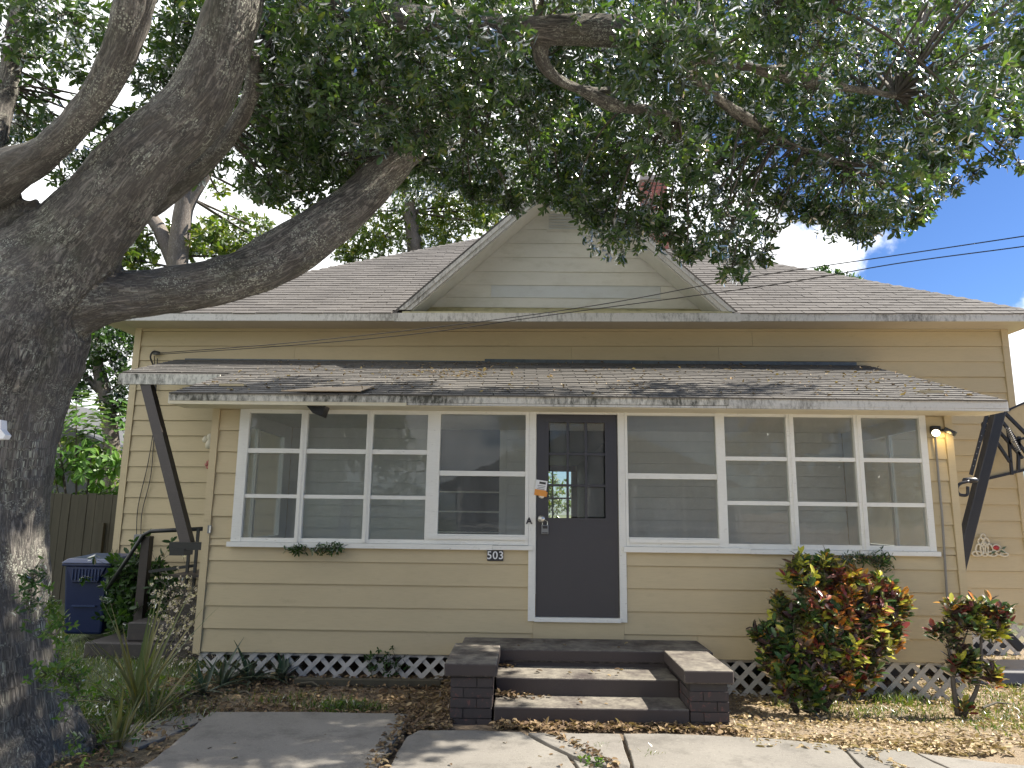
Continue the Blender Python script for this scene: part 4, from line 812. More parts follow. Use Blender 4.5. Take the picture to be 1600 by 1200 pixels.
CL = np.array([(-2.32, -1.70, 6.42, 0.38, 82), (-2.16, -2.16, 5.75, 0.36, 73), (-2.29, -1.70, 5.74, 0.39, 85), (-2.00, -2.34, 5.05, 0.43, 103),
 (-2.53, -1.46, 5.30, 0.45, 114), (-2.47, -1.26, 5.23, 0.45, 115), (-2.39, -1.49, 4.63, 0.38, 81), (-2.20, -1.68, 6.25, 0.39, 87),
 (-1.90, -2.33, 5.60, 0.41, 94), (-2.07, -1.97, 5.55, 0.42, 101), (-1.87, -2.42, 4.88, 0.33, 60), (-2.04, -1.60, 5.33, 0.36, 74),
 (-2.23, -0.95, 5.39, 0.44, 139), (-1.92, -1.68, 4.65, 0.36, 71), (-1.62, -2.64, 5.57, 0.43, 104), (-1.88, -1.75, 6.09, 0.45, 113),
 (-1.83, -1.82, 5.65, 0.40, 90), (-1.41, -2.87, 4.63, 0.41, 96), (-1.45, -2.82, 4.47, 0.40, 92), (-1.71, -1.78, 4.83, 0.40, 91),
 (-1.70, -2.15, 4.41, 0.34, 64), (-1.32, -2.37, 5.78, 0.32, 57), (-1.27, -2.29, 5.55, 0.40, 88), (-1.16, -2.88, 4.92, 0.32, 59),
 (-1.49, -1.82, 5.32, 0.38, 82), (-1.27, -2.67, 4.58, 0.35, 67), (-1.58, -0.93, 5.31, 0.49, 172), (-0.98, -2.54, 5.66, 0.39, 85),
 (-1.18, -1.91, 5.84, 0.40, 88), (-1.00, -2.26, 5.24, 0.32, 57), (-1.17, -1.69, 5.40, 0.36, 72), (-1.03, -2.84, 4.39, 0.43, 103),
 (-1.20, -1.91, 4.77, 0.45, 117), (-0.80, -1.94, 6.06, 0.36, 74), (-0.80, -1.85, 5.87, 0.31, 54), (-0.84, -2.01, 5.43, 0.43, 102),
 (-0.83, -2.49, 4.93, 0.36, 73), (-1.15, 0.51, 6.42, 0.46, 150), (-1.16, -0.82, 5.36, 0.46, 149), (-1.29, -0.05, 5.37, 0.52, 188),
 (-0.66, -1.83, 6.30, 0.35, 68), (-0.71, -1.90, 5.85, 0.42, 99), (-0.61, -1.63, 5.71, 0.32, 58), (-0.75, 0.10, 6.58, 0.49, 172),
 (-0.53, -1.52, 5.25, 0.38, 82), (-0.74, 0.68, 6.34, 0.36, 93), (-0.83, -0.52, 5.18, 0.43, 131), (-0.34, -2.35, 5.71, 0.43, 103),
 (-0.30, 0.44, 7.63, 0.49, 167), (-0.21, -2.20, 5.43, 0.45, 115), (-0.34, -2.58, 4.83, 0.40, 90), (-0.23, -1.64, 5.25, 0.34, 65),
 (-0.38, -2.03, 4.76, 0.43, 105), (-0.39, -0.18, 5.44, 0.46, 151), (-0.13, -1.21, 6.77, 0.36, 93), (-0.10, 0.09, 7.45, 0.52, 187),
 (0.07, -1.62, 5.75, 0.44, 111), (-0.11, -0.08, 6.48, 0.50, 176), (0.00, 0.05, 6.35, 0.50, 176), (0.06, -1.77, 4.85, 0.33, 62),
 (0.08, 0.72, 5.90, 0.49, 170), (0.27, -2.96, 5.28, 0.38, 80), (0.24, -1.55, 6.25, 0.38, 80), (0.33, -1.48, 5.80, 0.37, 77),
 (0.24, -1.88, 5.26, 0.32, 59), (0.27, -1.80, 5.07, 0.35, 67), (0.20, -0.40, 5.70, 0.48, 163), (0.38, -0.00, 5.42, 0.36, 92),
 (0.41, -0.79, 4.78, 0.35, 84), (0.42, -2.82, 5.40, 0.37, 77), (0.51, -0.99, 6.50, 0.39, 107), (0.55, -1.98, 5.56, 0.31, 56),
 (0.78, 0.26, 6.66, 0.40, 114), (0.82, 0.02, 6.39, 0.47, 157), (0.54, -0.15, 5.86, 0.51, 183), (0.64, 0.09, 5.65, 0.52, 189),
 (0.56, -0.59, 5.03, 0.51, 186), (1.04, -0.38, 7.53, 0.36, 89), (0.73, -1.67, 6.17, 0.34, 66), (1.23, 0.36, 7.31, 0.48, 164),
 (1.18, 0.24, 6.68, 0.39, 108), (1.04, 0.11, 6.37, 0.35, 86), (0.81, -0.87, 5.36, 0.52, 189), (0.79, -1.24, 4.91, 0.46, 118),
 (0.77, -1.11, 4.72, 0.43, 105), (0.99, -0.65, 4.45, 0.49, 166), (1.04, -1.83, 6.12, 0.34, 65), (1.39, -0.06, 7.18, 0.37, 99),
 (0.90, -2.91, 4.80, 0.34, 64), (0.90, -2.58, 4.91, 0.43, 103), (1.68, 0.66, 6.15, 0.36, 93), (1.04, -2.20, 4.43, 0.37, 79),
 (1.66, -0.89, 6.93, 0.50, 173), (1.66, -0.20, 7.16, 0.41, 117), (1.83, -0.53, 6.63, 0.51, 186), (1.11, -2.62, 4.87, 0.42, 97),
 (1.36, -1.51, 5.23, 0.39, 86), (1.84, 0.41, 6.24, 0.41, 121), (1.33, -1.44, 4.84, 0.36, 74), (1.31, -2.09, 4.26, 0.30, 51),
 (1.57, -0.71, 4.61, 0.36, 92), (2.04, -0.81, 7.09, 0.53, 196), (1.47, -2.21, 5.61, 0.31, 55), (2.30, -0.01, 6.87, 0.43, 129),
 (1.68, -1.81, 5.40, 0.43, 104), (1.91, -0.93, 5.64, 0.51, 184), (2.05, -0.13, 5.91, 0.40, 112), (1.93, -0.92, 5.10, 0.46, 117),
 (1.84, -0.92, 4.68, 0.38, 48), (1.65, -1.93, 3.91, 0.36, 44), (1.90, -0.89, 4.25, 0.32, 34), (1.96, -1.87, 6.22, 0.32, 57),
 (2.82, 0.18, 7.46, 0.40, 111), (1.79, -2.55, 5.22, 0.43, 104), (2.18, -0.68, 6.09, 0.48, 159), (2.65, 0.15, 6.25, 0.43, 132),
 (1.93, -1.72, 4.88, 0.33, 62), (2.08, -1.03, 5.08, 0.30, 51), (2.04, -1.23, 4.55, 0.41, 57), (2.03, -1.23, 4.41, 0.31, 31),
 (1.99, -2.58, 5.56, 0.40, 56), (1.76, -2.82, 5.16, 0.42, 60), (2.33, -1.72, 5.77, 0.31, 34), (2.71, -0.73, 6.07, 0.46, 92),
 (3.00, 0.08, 6.41, 0.44, 84), (2.62, -0.68, 5.60, 0.43, 81), (2.44, -1.09, 4.92, 0.40, 56), (2.37, -1.44, 4.59, 0.37, 45),
 (2.98, -1.16, 6.84, 0.40, 71), (2.04, -2.76, 5.23, 0.43, 66), (2.11, -2.63, 4.99, 0.39, 53), (2.57, -1.82, 5.36, 0.30, 32),
 (2.30, -2.03, 4.93, 0.30, 32), (2.99, -0.87, 5.31, 0.48, 99), (2.75, -0.93, 5.14, 0.41, 59), (2.83, -0.92, 4.75, 0.36, 46),
 (3.34, 0.02, 4.85, 0.36, 56), (2.46, -2.74, 5.46, 0.45, 71), (2.55, -2.33, 5.52, 0.35, 44), (2.86, -1.47, 5.88, 0.33, 39),
 (2.81, -1.78, 5.49, 0.33, 38), (3.30, -0.54, 5.89, 0.52, 119), (3.27, -0.77, 5.35, 0.41, 74), (2.85, -1.43, 4.86, 0.44, 68),
 (3.89, 0.65, 5.60, 0.51, 113), (2.86, -1.48, 4.17, 0.32, 36), (3.77, -0.78, 7.04, 0.53, 121), (4.50, 0.52, 7.78, 0.41, 74),
 (3.29, -1.42, 5.88, 0.33, 37), (3.81, -0.30, 6.40, 0.49, 105), (3.76, -0.67, 5.93, 0.38, 63), (3.90, -0.29, 5.73, 0.53, 120),
 (3.69, -0.63, 5.15, 0.45, 89), (2.96, -2.03, 4.25, 0.45, 72), (3.80, -0.48, 4.75, 0.40, 69), (4.73, 0.10, 7.94, 0.50, 108),
 (4.44, 0.07, 7.30, 0.44, 85), (3.29, -1.90, 5.50, 0.35, 44), (3.58, -1.59, 5.51, 0.31, 34), (3.54, -1.62, 5.19, 0.42, 62),
 (4.32, -0.20, 5.78, 0.50, 108), (4.01, -0.70, 5.28, 0.43, 82), (3.18, -2.51, 5.64, 0.35, 35), (5.04, 0.49, 7.62, 0.41, 60),
 (4.77, -0.09, 7.00, 0.36, 45), (3.34, -2.24, 5.09, 0.31, 27), (3.05, -2.70, 4.48, 0.40, 44), (4.24, -0.54, 5.69, 0.38, 52),
 (4.42, -1.08, 6.80, 0.43, 65), (4.99, -0.15, 7.36, 0.48, 79), (3.46, -2.54, 5.07, 0.30, 26), (4.83, -0.54, 6.34, 0.42, 63),
 (3.85, -1.80, 5.19, 0.38, 40), (5.20, -0.61, 7.31, 0.42, 63), (5.23, -0.56, 7.01, 0.49, 83), (3.81, -2.22, 5.31, 0.42, 50),
 (3.71, -2.33, 5.02, 0.32, 29), (4.87, -0.84, 5.71, 0.50, 87), (5.38, -0.93, 7.06, 0.52, 95), (3.79, -2.68, 5.19, 0.37, 38),
 (6.29, 0.61, 7.35, 0.50, 88), (5.36, -0.75, 6.20, 0.45, 71), (6.26, 0.73, 6.76, 0.53, 98), (-2.54, -0.98, 4.61, 0.14, 31),
 (-2.19, -1.62, 4.27, 0.13, 18), (-2.43, -0.92, 4.65, 0.19, 27), (-2.01, -1.63, 4.33, 0.16, 19), (-2.09, -1.25, 4.65, 0.14, 26),
 (-2.00, -1.08, 4.77, 0.12, 25), (-1.76, -1.58, 4.55, 0.16, 29), (-1.77, -1.38, 4.75, 0.18, 20), (-1.70, -1.24, 4.59, 0.14, 17),
 (-1.67, -0.92, 4.83, 0.16, 24), (-1.57, -0.95, 4.85, 0.12, 24), (-1.37, -1.37, 4.69, 0.13, 24), (-1.23, -1.58, 4.68, 0.13, 16),
 (-1.17, -1.13, 4.62, 0.12, 18), (-1.14, -0.85, 5.02, 0.18, 29), (-0.91, -1.65, 4.53, 0.11, 24), (-0.84, -1.57, 4.58, 0.11, 19),
 (-0.79, -1.27, 4.68, 0.19, 21), (-0.66, -1.11, 4.75, 0.19, 27), (-0.60, -1.05, 4.66, 0.16, 16), (-0.51, -1.05, 4.54, 0.11, 26),
 (-0.34, -1.09, 4.51, 0.14, 24), (-0.31, -1.15, 4.67, 0.16, 28), (-0.13, -1.48, 4.28, 0.13, 22), (-0.08, -1.47, 4.33, 0.18, 28),
 (0.06, -1.41, 4.59, 0.18, 22), (0.11, -1.11, 4.59, 0.17, 18), (0.19, -1.09, 4.50, 0.19, 26), (0.33, -0.86, 4.62, 0.12, 25),
 (0.42, -1.49, 4.34, 0.15, 25), (0.51, -0.87, 4.51, 0.14, 27), (0.66, -0.73, 4.46, 0.18, 30), (0.76, -0.96, 4.45, 0.19, 19),
 (0.75, -1.39, 4.00, 0.13, 15), (0.91, -0.89, 4.25, 0.15, 14), (1.01, -1.22, 4.19, 0.18, 20), (1.08, -1.36, 4.14, 0.16, 18),
 (1.20, -1.32, 4.14, 0.11, 24), (1.35, -0.93, 4.17, 0.17, 22), (1.46, -0.84, 4.20, 0.10, 26), (1.39, -1.48, 3.80, 0.13, 28),
 (1.70, -0.84, 4.17, 0.12, 15), (1.62, -1.46, 3.92, 0.19, 17), (1.77, -1.23, 3.94, 0.20, 19), (1.77, -1.44, 3.69, 0.17, 25),
 (2.06, -0.99, 4.01, 0.16, 23), (2.21, -0.92, 4.02, 0.13, 23), (2.18, -1.28, 4.09, 0.11, 14), (2.27, -1.18, 4.41, 0.12, 16),
 (2.48, -0.96, 4.52, 0.11, 26), (2.67, -0.82, 4.47, 0.16, 31), (2.75, -0.77, 4.50, 0.19, 20), (2.64, -1.30, 4.29, 0.13, 24),
 (2.93, -0.85, 4.44, 0.16, 23), (2.79, -1.34, 4.24, 0.18, 30), (3.15, -0.87, 4.37, 0.18, 19), (3.06, -1.11, 4.14, 0.15, 31),
 (3.01, -1.44, 4.16, 0.18, 30), (3.26, -1.13, 4.25, 0.19, 18), (3.44, -1.03, 4.31, 0.19, 14), (3.53, -1.09, 4.37, 0.14, 28),
 (3.52, -1.33, 4.35, 0.13, 24), (3.53, -1.50, 4.61, 0.20, 29), (3.59, -1.56, 4.64, 0.17, 24), (3.79, -1.47, 5.02, 0.20, 28),
 (4.27, -0.84, 5.15, 0.10, 27), (4.03, -1.41, 5.17, 0.12, 28), (3.96, -1.57, 5.11, 0.11, 22), (4.42, -1.11, 5.58, 0.18, 15),
 (4.31, -1.37, 5.34, 0.11, 16), (4.23, -1.55, 5.01, 0.11, 17), (4.85, -0.96, 5.39, 0.14, 31), (3.90, -1.17, 4.59, 0.14, 12),
 (4.07, -1.19, 4.70, 0.14, 12), (4.28, -1.21, 4.85, 0.14, 12), (4.48, -1.24, 5.03, 0.14, 12), (4.53, -1.19, 4.76, 0.14, 12),
 (4.36, -1.31, 5.40, 0.14, 12), (4.53, -1.36, 5.69, 0.14, 12), (3.84, -1.22, 4.87, 0.14, 12), (-1.81, -2.75, 4.94, 0.42, 110),
 (-1.78, -2.50, 4.64, 0.42, 110), (-1.94, -2.25, 4.36, 0.35, 90), (-2.06, -2.01, 4.18, 0.25, 40), (-2.74, -2.53, 4.73, 0.26, 45),
 (-2.60, -2.47, 4.98, 0.30, 60), (-2.46, -2.60, 5.15, 0.30, 60), (-2.55, -2.79, 5.06, 0.30, 50), (-3.51, -2.66, 4.24, 0.25, 35),
 (-3.74, -2.61, 4.52, 0.25, 30), (-3.10, -3.07, 4.90, 0.30, 60), (-3.42, -2.99, 4.96, 0.30, 55), (-3.33, -2.31, 4.59, 0.20, 20),
 (-2.94, -2.30, 4.55, 0.20, 30), (-3.22, -2.09, 4.52, 0.25, 35), (-3.70, -2.77, 4.87, 0.25, 30), (-3.36, -2.55, 4.81, 0.16, 14),
 (-2.92, -1.68, 4.49, 0.20, 25), (-2.61, -1.87, 4.45, 0.20, 25), (-3.98, -2.38, 4.93, 0.35, 45), (-3.68, -2.39, 5.03, 0.30, 35),
 (-3.93, -2.31, 4.54, 0.30, 40), (-3.35, -2.32, 5.24, 0.30, 40), (-3.72, -2.03, 4.70, 0.20, 22), (-2.92, -2.11, 5.22, 0.25, 40),
 (-2.54, -2.36, 5.50, 0.30, 50), (-3.09, -1.98, 4.50, 0.20, 24), (-1.40, -3.32, 4.75, 0.25, 40), (-1.16, -3.30, 4.64, 0.20, 34),
 (-0.91, -3.30, 4.68, 0.22, 36), (-0.66, -3.20, 4.69, 0.22, 36), (-0.39, -3.20, 4.73, 0.20, 30), (-0.14, -3.09, 4.72, 0.20, 26),
 (-3.80, -1.70, 4.56, 0.20, 30), (-3.96, -1.67, 4.37, 0.15, 18), (-0.73, -2.62, 4.29, 0.24, 45), (-0.57, -2.65, 4.48, 0.25, 45),
 (-0.86, -2.55, 4.46, 0.20, 30), (-1.84, -1.71, 4.24, 0.25, 30), (-1.50, -1.82, 4.28, 0.25, 40), (0.33, -4.97, 7.64, 0.49, 59),
 (4.29, -7.45, 8.12, 0.47, 62), (4.84, -5.86, 6.81, 0.59, 59), (-4.29, -5.21, 7.61, 0.40, 41), (4.18, -1.18, 6.92, 0.52, 35),
 (0.04, -2.02, 7.67, 0.40, 47), (0.96, -3.27, 6.27, 0.50, 40), (-0.50, -7.40, 7.06, 0.58, 60), (-4.46, -5.21, 6.15, 0.46, 35),
 (-2.22, -5.27, 7.95, 0.50, 39), (4.12, -7.38, 8.05, 0.42, 36), (1.05, -2.57, 7.01, 0.56, 36), (1.44, -6.48, 8.07, 0.53, 46),
 (2.44, -7.44, 7.39, 0.48, 47), (3.10, -5.43, 6.68, 0.51, 37), (1.97, -5.92, 7.30, 0.57, 39), (2.70, -3.38, 5.99, 0.42, 43),
 (-1.29, -3.73, 7.15, 0.58, 56), (4.79, -2.60, 7.03, 0.41, 49), (-1.97, -2.99, 7.53, 0.52, 49), (4.63, -4.64, 5.94, 0.57, 35),
 (-0.64, -2.89, 6.40, 0.43, 51), (-1.96, -6.95, 6.70, 0.40, 45), (-0.54, -3.90, 6.57, 0.43, 56), (0.10, -2.41, 7.57, 0.47, 58),
 (-0.35, -3.51, 7.31, 0.57, 37), (5.02, -2.43, 6.39, 0.56, 48), (1.96, -7.17, 7.01, 0.40, 46), (3.06, -5.36, 5.96, 0.58, 59),
 (5.07, -7.00, 6.44, 0.59, 48), (-4.43, -3.02, 7.93, 0.58, 35), (3.13, -6.89, 7.97, 0.55, 36), (2.26, -6.69, 6.93, 0.56, 47),
 (-3.45, -2.39, 5.97, 0.50, 49), (-3.78, -6.74, 7.67, 0.47, 60), (4.37, -3.14, 6.73, 0.42, 46), (2.70, -2.60, 6.98, 0.58, 42),
 (-1.98, -1.90, 7.23, 0.46, 63), (0.39, -6.82, 6.61, 0.42, 51), (-4.43, -1.40, 6.78, 0.57, 53), (-3.90, -5.30, 6.86, 0.45, 40),
 (-2.51, -3.63, 7.64, 0.51, 59), (4.88, -2.83, 8.04, 0.50, 50), (-2.92, -6.84, 7.54, 0.50, 64), (-0.70, -1.95, 6.79, 0.54, 59),
 (-2.46, -2.19, 6.61, 0.49, 55), (-0.18, -2.32, 7.49, 0.53, 46), (4.22, -0.95, 7.90, 0.41, 56), (-0.43, -4.16, 6.32, 0.49, 40),
 (0.63, -0.73, 7.46, 0.58, 62), (0.82, -4.72, 7.71, 0.58, 36), (-0.41, -3.88, 7.67, 0.46, 61), (4.57, -3.92, 7.35, 0.51, 60),
 (-4.15, -6.65, 7.96, 0.50, 48), (-1.57, -3.85, 8.13, 0.43, 51), (0.60, -6.38, 6.49, 0.43, 58), (4.18, -2.51, 8.16, 0.45, 53),
 (-1.86, -3.12, 6.98, 0.59, 60), (-1.30, -7.18, 7.42, 0.53, 47), (-3.04, -6.12, 6.57, 0.46, 64), (0.22, -7.21, 7.32, 0.42, 50),
 (3.82, -1.15, 7.52, 0.45, 42), (-3.41, -2.24, 6.78, 0.58, 35), (-1.54, -2.86, 7.08, 0.58, 41), (0.58, -6.83, 6.97, 0.40, 43),
 (3.76, -3.45, 6.93, 0.55, 37), (0.90, -6.95, 7.72, 0.45, 46), (2.12, -0.71, 7.68, 0.46, 40), (1.15, -6.62, 6.32, 0.57, 56),
 (1.60, -2.63, 6.72, 0.54, 39), (3.92, -3.32, 7.34, 0.58, 35), (0.74, -6.78, 6.17, 0.40, 37), (4.04, -2.68, 6.11, 0.51, 64),
 (-3.69, -2.29, 6.15, 0.45, 45), (-1.17, -5.40, 6.36, 0.48, 44), (-3.83, -6.70, 7.01, 0.42, 59), (-4.00, -4.10, 6.52, 0.41, 41),
 (3.35, -4.85, 7.43, 0.45, 61), (5.09, -5.45, 7.71, 0.46, 55), (1.67, -2.85, 7.75, 0.58, 49)])     # x, y, z, radius, sprays
def build_crown():
    A, B, r = [], [], []; SP, SD = [], []
    for (x, y, z, rad, n) in CL:
        c = np.array([x, y, z]); n = int(n)
        d = np.linalg.norm(allP-c, axis=1)+np.where(allR > .12, .25, 0); i = int(np.argmin(d)); a = allP[i]; L = d[i]
        mid = (a+c)/2+np.array([0, 0, .12*L])+rng.normal(0, .08*L, 3); pr = min(.022, .008+.008*L)
        k = 6
        pp = [a*(1-t)**2+2*mid*t*(1-t)+c*t*t for t in np.linspace(0, 1, k+1)]
        for j in range(k): A.append(pp[j]); B.append(pp[j+1]); r.append(pr*(1-.09*j))
        off = inball(n)*rad*np.array([1, 1, .8]); off[:, 2] -= rad*.06
        S = c+off; D = unit(off)*.7+rng.normal(0, .55, (n, 3))+np.array([0, 0, -.30])
        SP.append(S); SD.append(D)
        m = rng.integers(0, n, max(8, n//4)); q = S[m]; e = c+(q-c)*.35+rng.normal(0, .05, (len(m), 3))
        A += list(e); B += list(q); r += [.0032]*len(m)
        m2 = rng.integers(0, len(m), 9); A += [c]*9; B += list(e[m2]); r += [.006]*9
    V, Fq = twig_mesh(np.array(A), np.array(B), np.array(r)); o = npmesh('branches', V, Fq, M['twig'], oak, 'stuff')
    S = np.concatenate(SP); D = np.concatenate(SD)
    P, A, N, L, W = sprays(S, D, 7, .072, .028); vs = rng.uniform(.75, 1.2, len(L)); L = L*vs; W = W*vs*rng.uniform(.85, 1.15, len(L))
    # the leaves that show largest are single parts
    cc = np.array(CAMLOC); v = P-cc; dep = v@np.array(F); uu = (v@np.array(R))/dep; vv = (v@np.array(U))/dep
    ok = (dep > 1) & (np.abs(uu) < .70) & (np.abs(vv) < .52); key = np.where(ok, L/dep, 0); big = np.argsort(-key)[:300]
    rest = np.ones(len(P), bool); rest[big] = False
    V, Fq = leaf_arrays(P[rest], A[rest], N[rest], L[rest], W[rest]); npmesh('crown', V, Fq, M['oak_leaf'], oak, 'stuff')
    V, Fq = leaf_arrays(np.zeros((1, 3)), np.array([[0, 0, 1.]]), np.array([[0, 1., 0]]), [.072], [.027]); me = bpy.data.meshes.new('leaf'); me.from_pydata([tuple(q) for q in V], [], [tuple(q) for q in Fq]); me.materials.append(M['oak_leaf_one'])
    place_leaves(me, P[big], A[big], N[big], L[big]/.072, oak)
def place_leaves(me, P, A, N, sc, parent, name='leaf'):
    A = unit(A); S = unit(np.cross(A, N)); N = unit(np.cross(S, A))
    for p, a, s, n, k in zip(P, A, S, N, sc):
        link(name, me, parent, Matrix(((-s[0]*k, n[0]*k, a[0]*k, p[0]), (-s[1]*k, n[1]*k, a[1]*k, p[1]), (-s[2]*k, n[2]*k, a[2]*k, p[2]), (0, 0, 0, 1))))
def leaf_mesh(name, L, W, mat, fold=.16):
    V, Fq = leaf_arrays(np.zeros((1, 3)), np.array([[0, 0, 1.]]), np.array([[0, 1., 0]]), [L], [W], fold); me = bpy.data.meshes.new(name); me.from_pydata([tuple(q) for q in V], [], [tuple(q) for q in Fq]); me.materials.append(mat); return me
build_crown()

# ------------------------------------------------------------------ trees and shrubs behind
def bg_tree(label, base, height, trunk_pts, clumps, mat, ls, group='trees behind the house', bark='bark2', k=5):
    t = thing('background_tree', label, 'tree', base, group)
    m = MB()
    for pts in trunk_pts: P, r = swept(pts, 5); m.tube(P, r, 10)
    m.build('trunk', M[bark], t, True)
    SP, SD, A, B, r = [], [], [], [], []
    TP = np.array([p[:3] for pts in trunk_pts for p in pts])
    for (x, y, z, rad, n) in clumps:
        c = np.array([x, y, z]); off = inball(n)*rad*np.array([1, 1, .75]); SP.append(c+off); SD.append(unit(off)+rng.normal(0, .6, (n, 3))-np.array([0, 0, .2]))
        i = np.argmin(np.linalg.norm(TP-c, axis=1)); A.append(TP[i]); B.append(c); r.append(.04)
        mm_ = rng.integers(0, n, 10); A += [c]*10; B += list((c+off)[mm_]); r += [.012]*10
    V, Fq = twig_mesh(np.array(A), np.array(B), np.array(r)); npmesh('branches', V, Fq, M['twig'], t, 'stuff')
    S, D = np.concatenate(SP), np.concatenate(SD); P, A, N, L, W = sprays(S, D, k, ls, ls*.45)
    V, Fq = leaf_arrays(P, A, N, L, W); npmesh('crown', V, Fq, M[mat], t, 'stuff'); return t
bg_tree('pale barked forked tree behind the house, seen between the two boughs', (-8.35, 9.73, 0), 9, [[(-8.152, 9.709, 1.674, 0.301), (-8.164, 9.207, 4.487, 0.286), (-8.182, 8.864, 6.411, 0.271), (-8.162, 8.680, 7.448, 0.241), (-8.079, 8.536, 8.263, 0.226), (-7.995, 8.418, 8.930, 0.211), (-8.122, 8.298, 9.595, 0.165), (-8.310, 8.150, 10.407, 0.120)], [(-8.078, 8.549, 8.189, 0.150), (-7.843, 8.447, 8.784, 0.135), (-7.473, 8.347, 9.381, 0.105), (-7.179, 8.233, 10.050, 0.075)], [(-8.189, 8.732, 7.151, 0.180), (-8.689, 8.756, 8.111, 0.167), (-9.071, 8.859, 8.637, 0.139), (-9.292, 8.907, 9.483, 0.109), (-9.564, 8.925, 10.501, 0.079)]], [(-9.34, 8.61, 7.73, 0.70, 110), (-9.08, 8.49, 7.29, 0.50, 90), (-7.60, 9.11, 7.93, 0.80, 150), (-7.02, 9.65, 7.81, 0.70, 120), (-8.30, 9.55, 8.27, 0.70, 110), (-6.40, 10.11, 8.15, 0.60, 90), (-6.89, 10.00, 8.71, 0.50, 50), (-7.55, 9.98, 8.79, 0.50, 40), (-9.49, 8.51, 8.25, 0.50, 50), (-7.78, 8.62, 10.68, 0.90, 100), (-8.86, 8.74, 9.90, 0.80, 70), (-9.63, 8.70, 10.04, 0.80, 70), (-7.67, 9.36, 9.37, 0.30, 12), (-5.75, 9.50, 8.77, 0.40, 14)], 'bright_leaf', .16)
bg_tree('sunlit green tree behind the roof just left of the gable', (-3.29, 13.87, 0), 9, [[(-3.290, 13.870, 1.590, 0.297), (-3.232, 13.219, 5.249, 0.279), (-3.170, 12.634, 8.541, 0.241), (-3.371, 12.337, 10.185, 0.186), (-3.570, 12.074, 11.645, 0.111)]], [(-4.85, 12.49, 9.16, 0.80, 120), (-4.11, 12.46, 9.44, 0.90, 170), (-3.26, 12.88, 10.02, 1.00, 200), (-2.31, 12.86, 10.22, 1.00, 200), (-1.51, 12.37, 10.21, 0.90, 170), (-0.77, 12.31, 10.58, 0.80, 150), (-2.45, 12.22, 10.93, 1.00, 170), (-1.52, 12.17, 11.30, 1.00, 170), (-3.56, 12.24, 10.73, 0.80, 90), (-4.49, 12.32, 10.17, 0.50, 50), (-0.41, 12.15, 11.50, 0.90, 120), (-5.22, 12.54, 8.88, 0.40, 50), (-2.43, 12.51, 9.28, 0.60, 90), (-0.93, 11.97, 9.65, 0.50, 70), (-5.38, 13.30, 10.28, 0.35, 15)], 'bright_leaf', .15)
bg_tree('dark leafy tree left of the house above the neighbouring roof', (-8.87, 8.20, 0), 7, [[(-8.762, 8.203, 1.516, 0.192), (-8.815, 7.961, 2.866, 0.165), (-8.963, 7.767, 3.944, 0.151), (-9.176, 7.619, 4.751, 0.123), (-9.181, 7.523, 5.291, 0.096)], [(-8.963, 7.767, 3.944, 0.096), (-9.317, 7.591, 4.326, 0.068), (-9.551, 7.552, 4.524, 0.041)]], [(-8.63, 7.56, 5.16, 0.55, 110), (-8.97, 7.62, 4.75, 0.45, 70), (-8.56, 7.70, 4.35, 0.45, 80), (-8.69, 7.79, 3.81, 0.40, 70), (-8.53, 7.94, 3.56, 0.40, 60), (-9.33, 7.46, 4.51, 0.30, 30), (-9.39, 7.52, 4.17, 0.25, 25), (-9.05, 7.50, 5.43, 0.50, 80), (-8.66, 7.77, 5.65, 0.60, 90), (-8.88, 7.06, 5.04, 0.40, 50), (-9.42, 7.46, 3.89, 0.20, 14)], 'dark_leaf', .13)
bg_tree('tree whose top just shows over the right slope of the roof', (11.53, 20.19, 0), 9, [[(11.530, 20.185, 1.777, 0.239), (11.485, 19.347, 6.480, 0.215), (11.450, 18.676, 10.241, 0.143)]], [(11.09, 18.65, 10.35, 0.55, 110), (11.57, 18.67, 10.29, 0.50, 90), (10.69, 18.65, 10.33, 0.30, 40), (12.29, 18.69, 10.23, 0.30, 40)], 'dark_leaf', .16)
bg_tree('leafy tree in the back garden seen through the hall window', (0.6, 15.6, 0), 3, [[(.6, 15.6, 0, .12), (.62, 15.62, 1.5, .09), (.6, 15.6, 2.6, .05)]], [(.1, 15.6, 1.6, .8, 120), (.9, 15.5, 2.1, .8, 120), (.4, 15.5, 2.7, .7, 100), (.5, 15.4, 1.0, .7, 90)], 'bright_leaf', .14)

# ------------------------------------------------------------------ across the street (mirrored in the window panes)
oh = thing('opposite_house', 'grey gabled house across the street, mirrored in the porch windows', 'house', (4, -30, 0))
MB().box(-3, 10, -36, -29, 0, 3.1).build('wall', M['neighbour'], oh)
MB().prismY([(-3.8, 2.9), (10.8, 2.9), (10.8, 3.1), (3.5, 6.0), (-3.8, 3.1)], -36.6, -28.2).build('roof', M['dark_roof'], oh)
for xx in (-1.5, 1.6, 6.2): MB().box(xx, xx+1.2, -29.02, -28.98, 1.1, 2.5).build('window', M['curtain'], oh)
MB().box(3.4, 4.4, -29.02, -28.98, .3, 2.5).build('door', M['door'], oh)
for xx in (-2.8, .5, 3.0, 4.9, 7.2, 9.7): MB().box(xx, xx+.14, -27.4, -27.26, .0, 3.0).build('porch_post', M['white'], oh)
MB().box(-3, 10, -27.5, -28.98, .0, .3).build('porch_floor', M['concrete'], oh); MB().box(-2.7, 9.8, -27.36, -27.30, 1.1, 1.18).box(-2.7, 9.8, -27.36, -27.30, .42, .48).build('rail', M['white'], oh)
for i in range(60):
    if i*.2 < 12.3: MB().box(-2.6+i*.2, -2.57+i*.2, -27.35, -27.31, .48, 1.1).build('baluster', M['white'], oh)
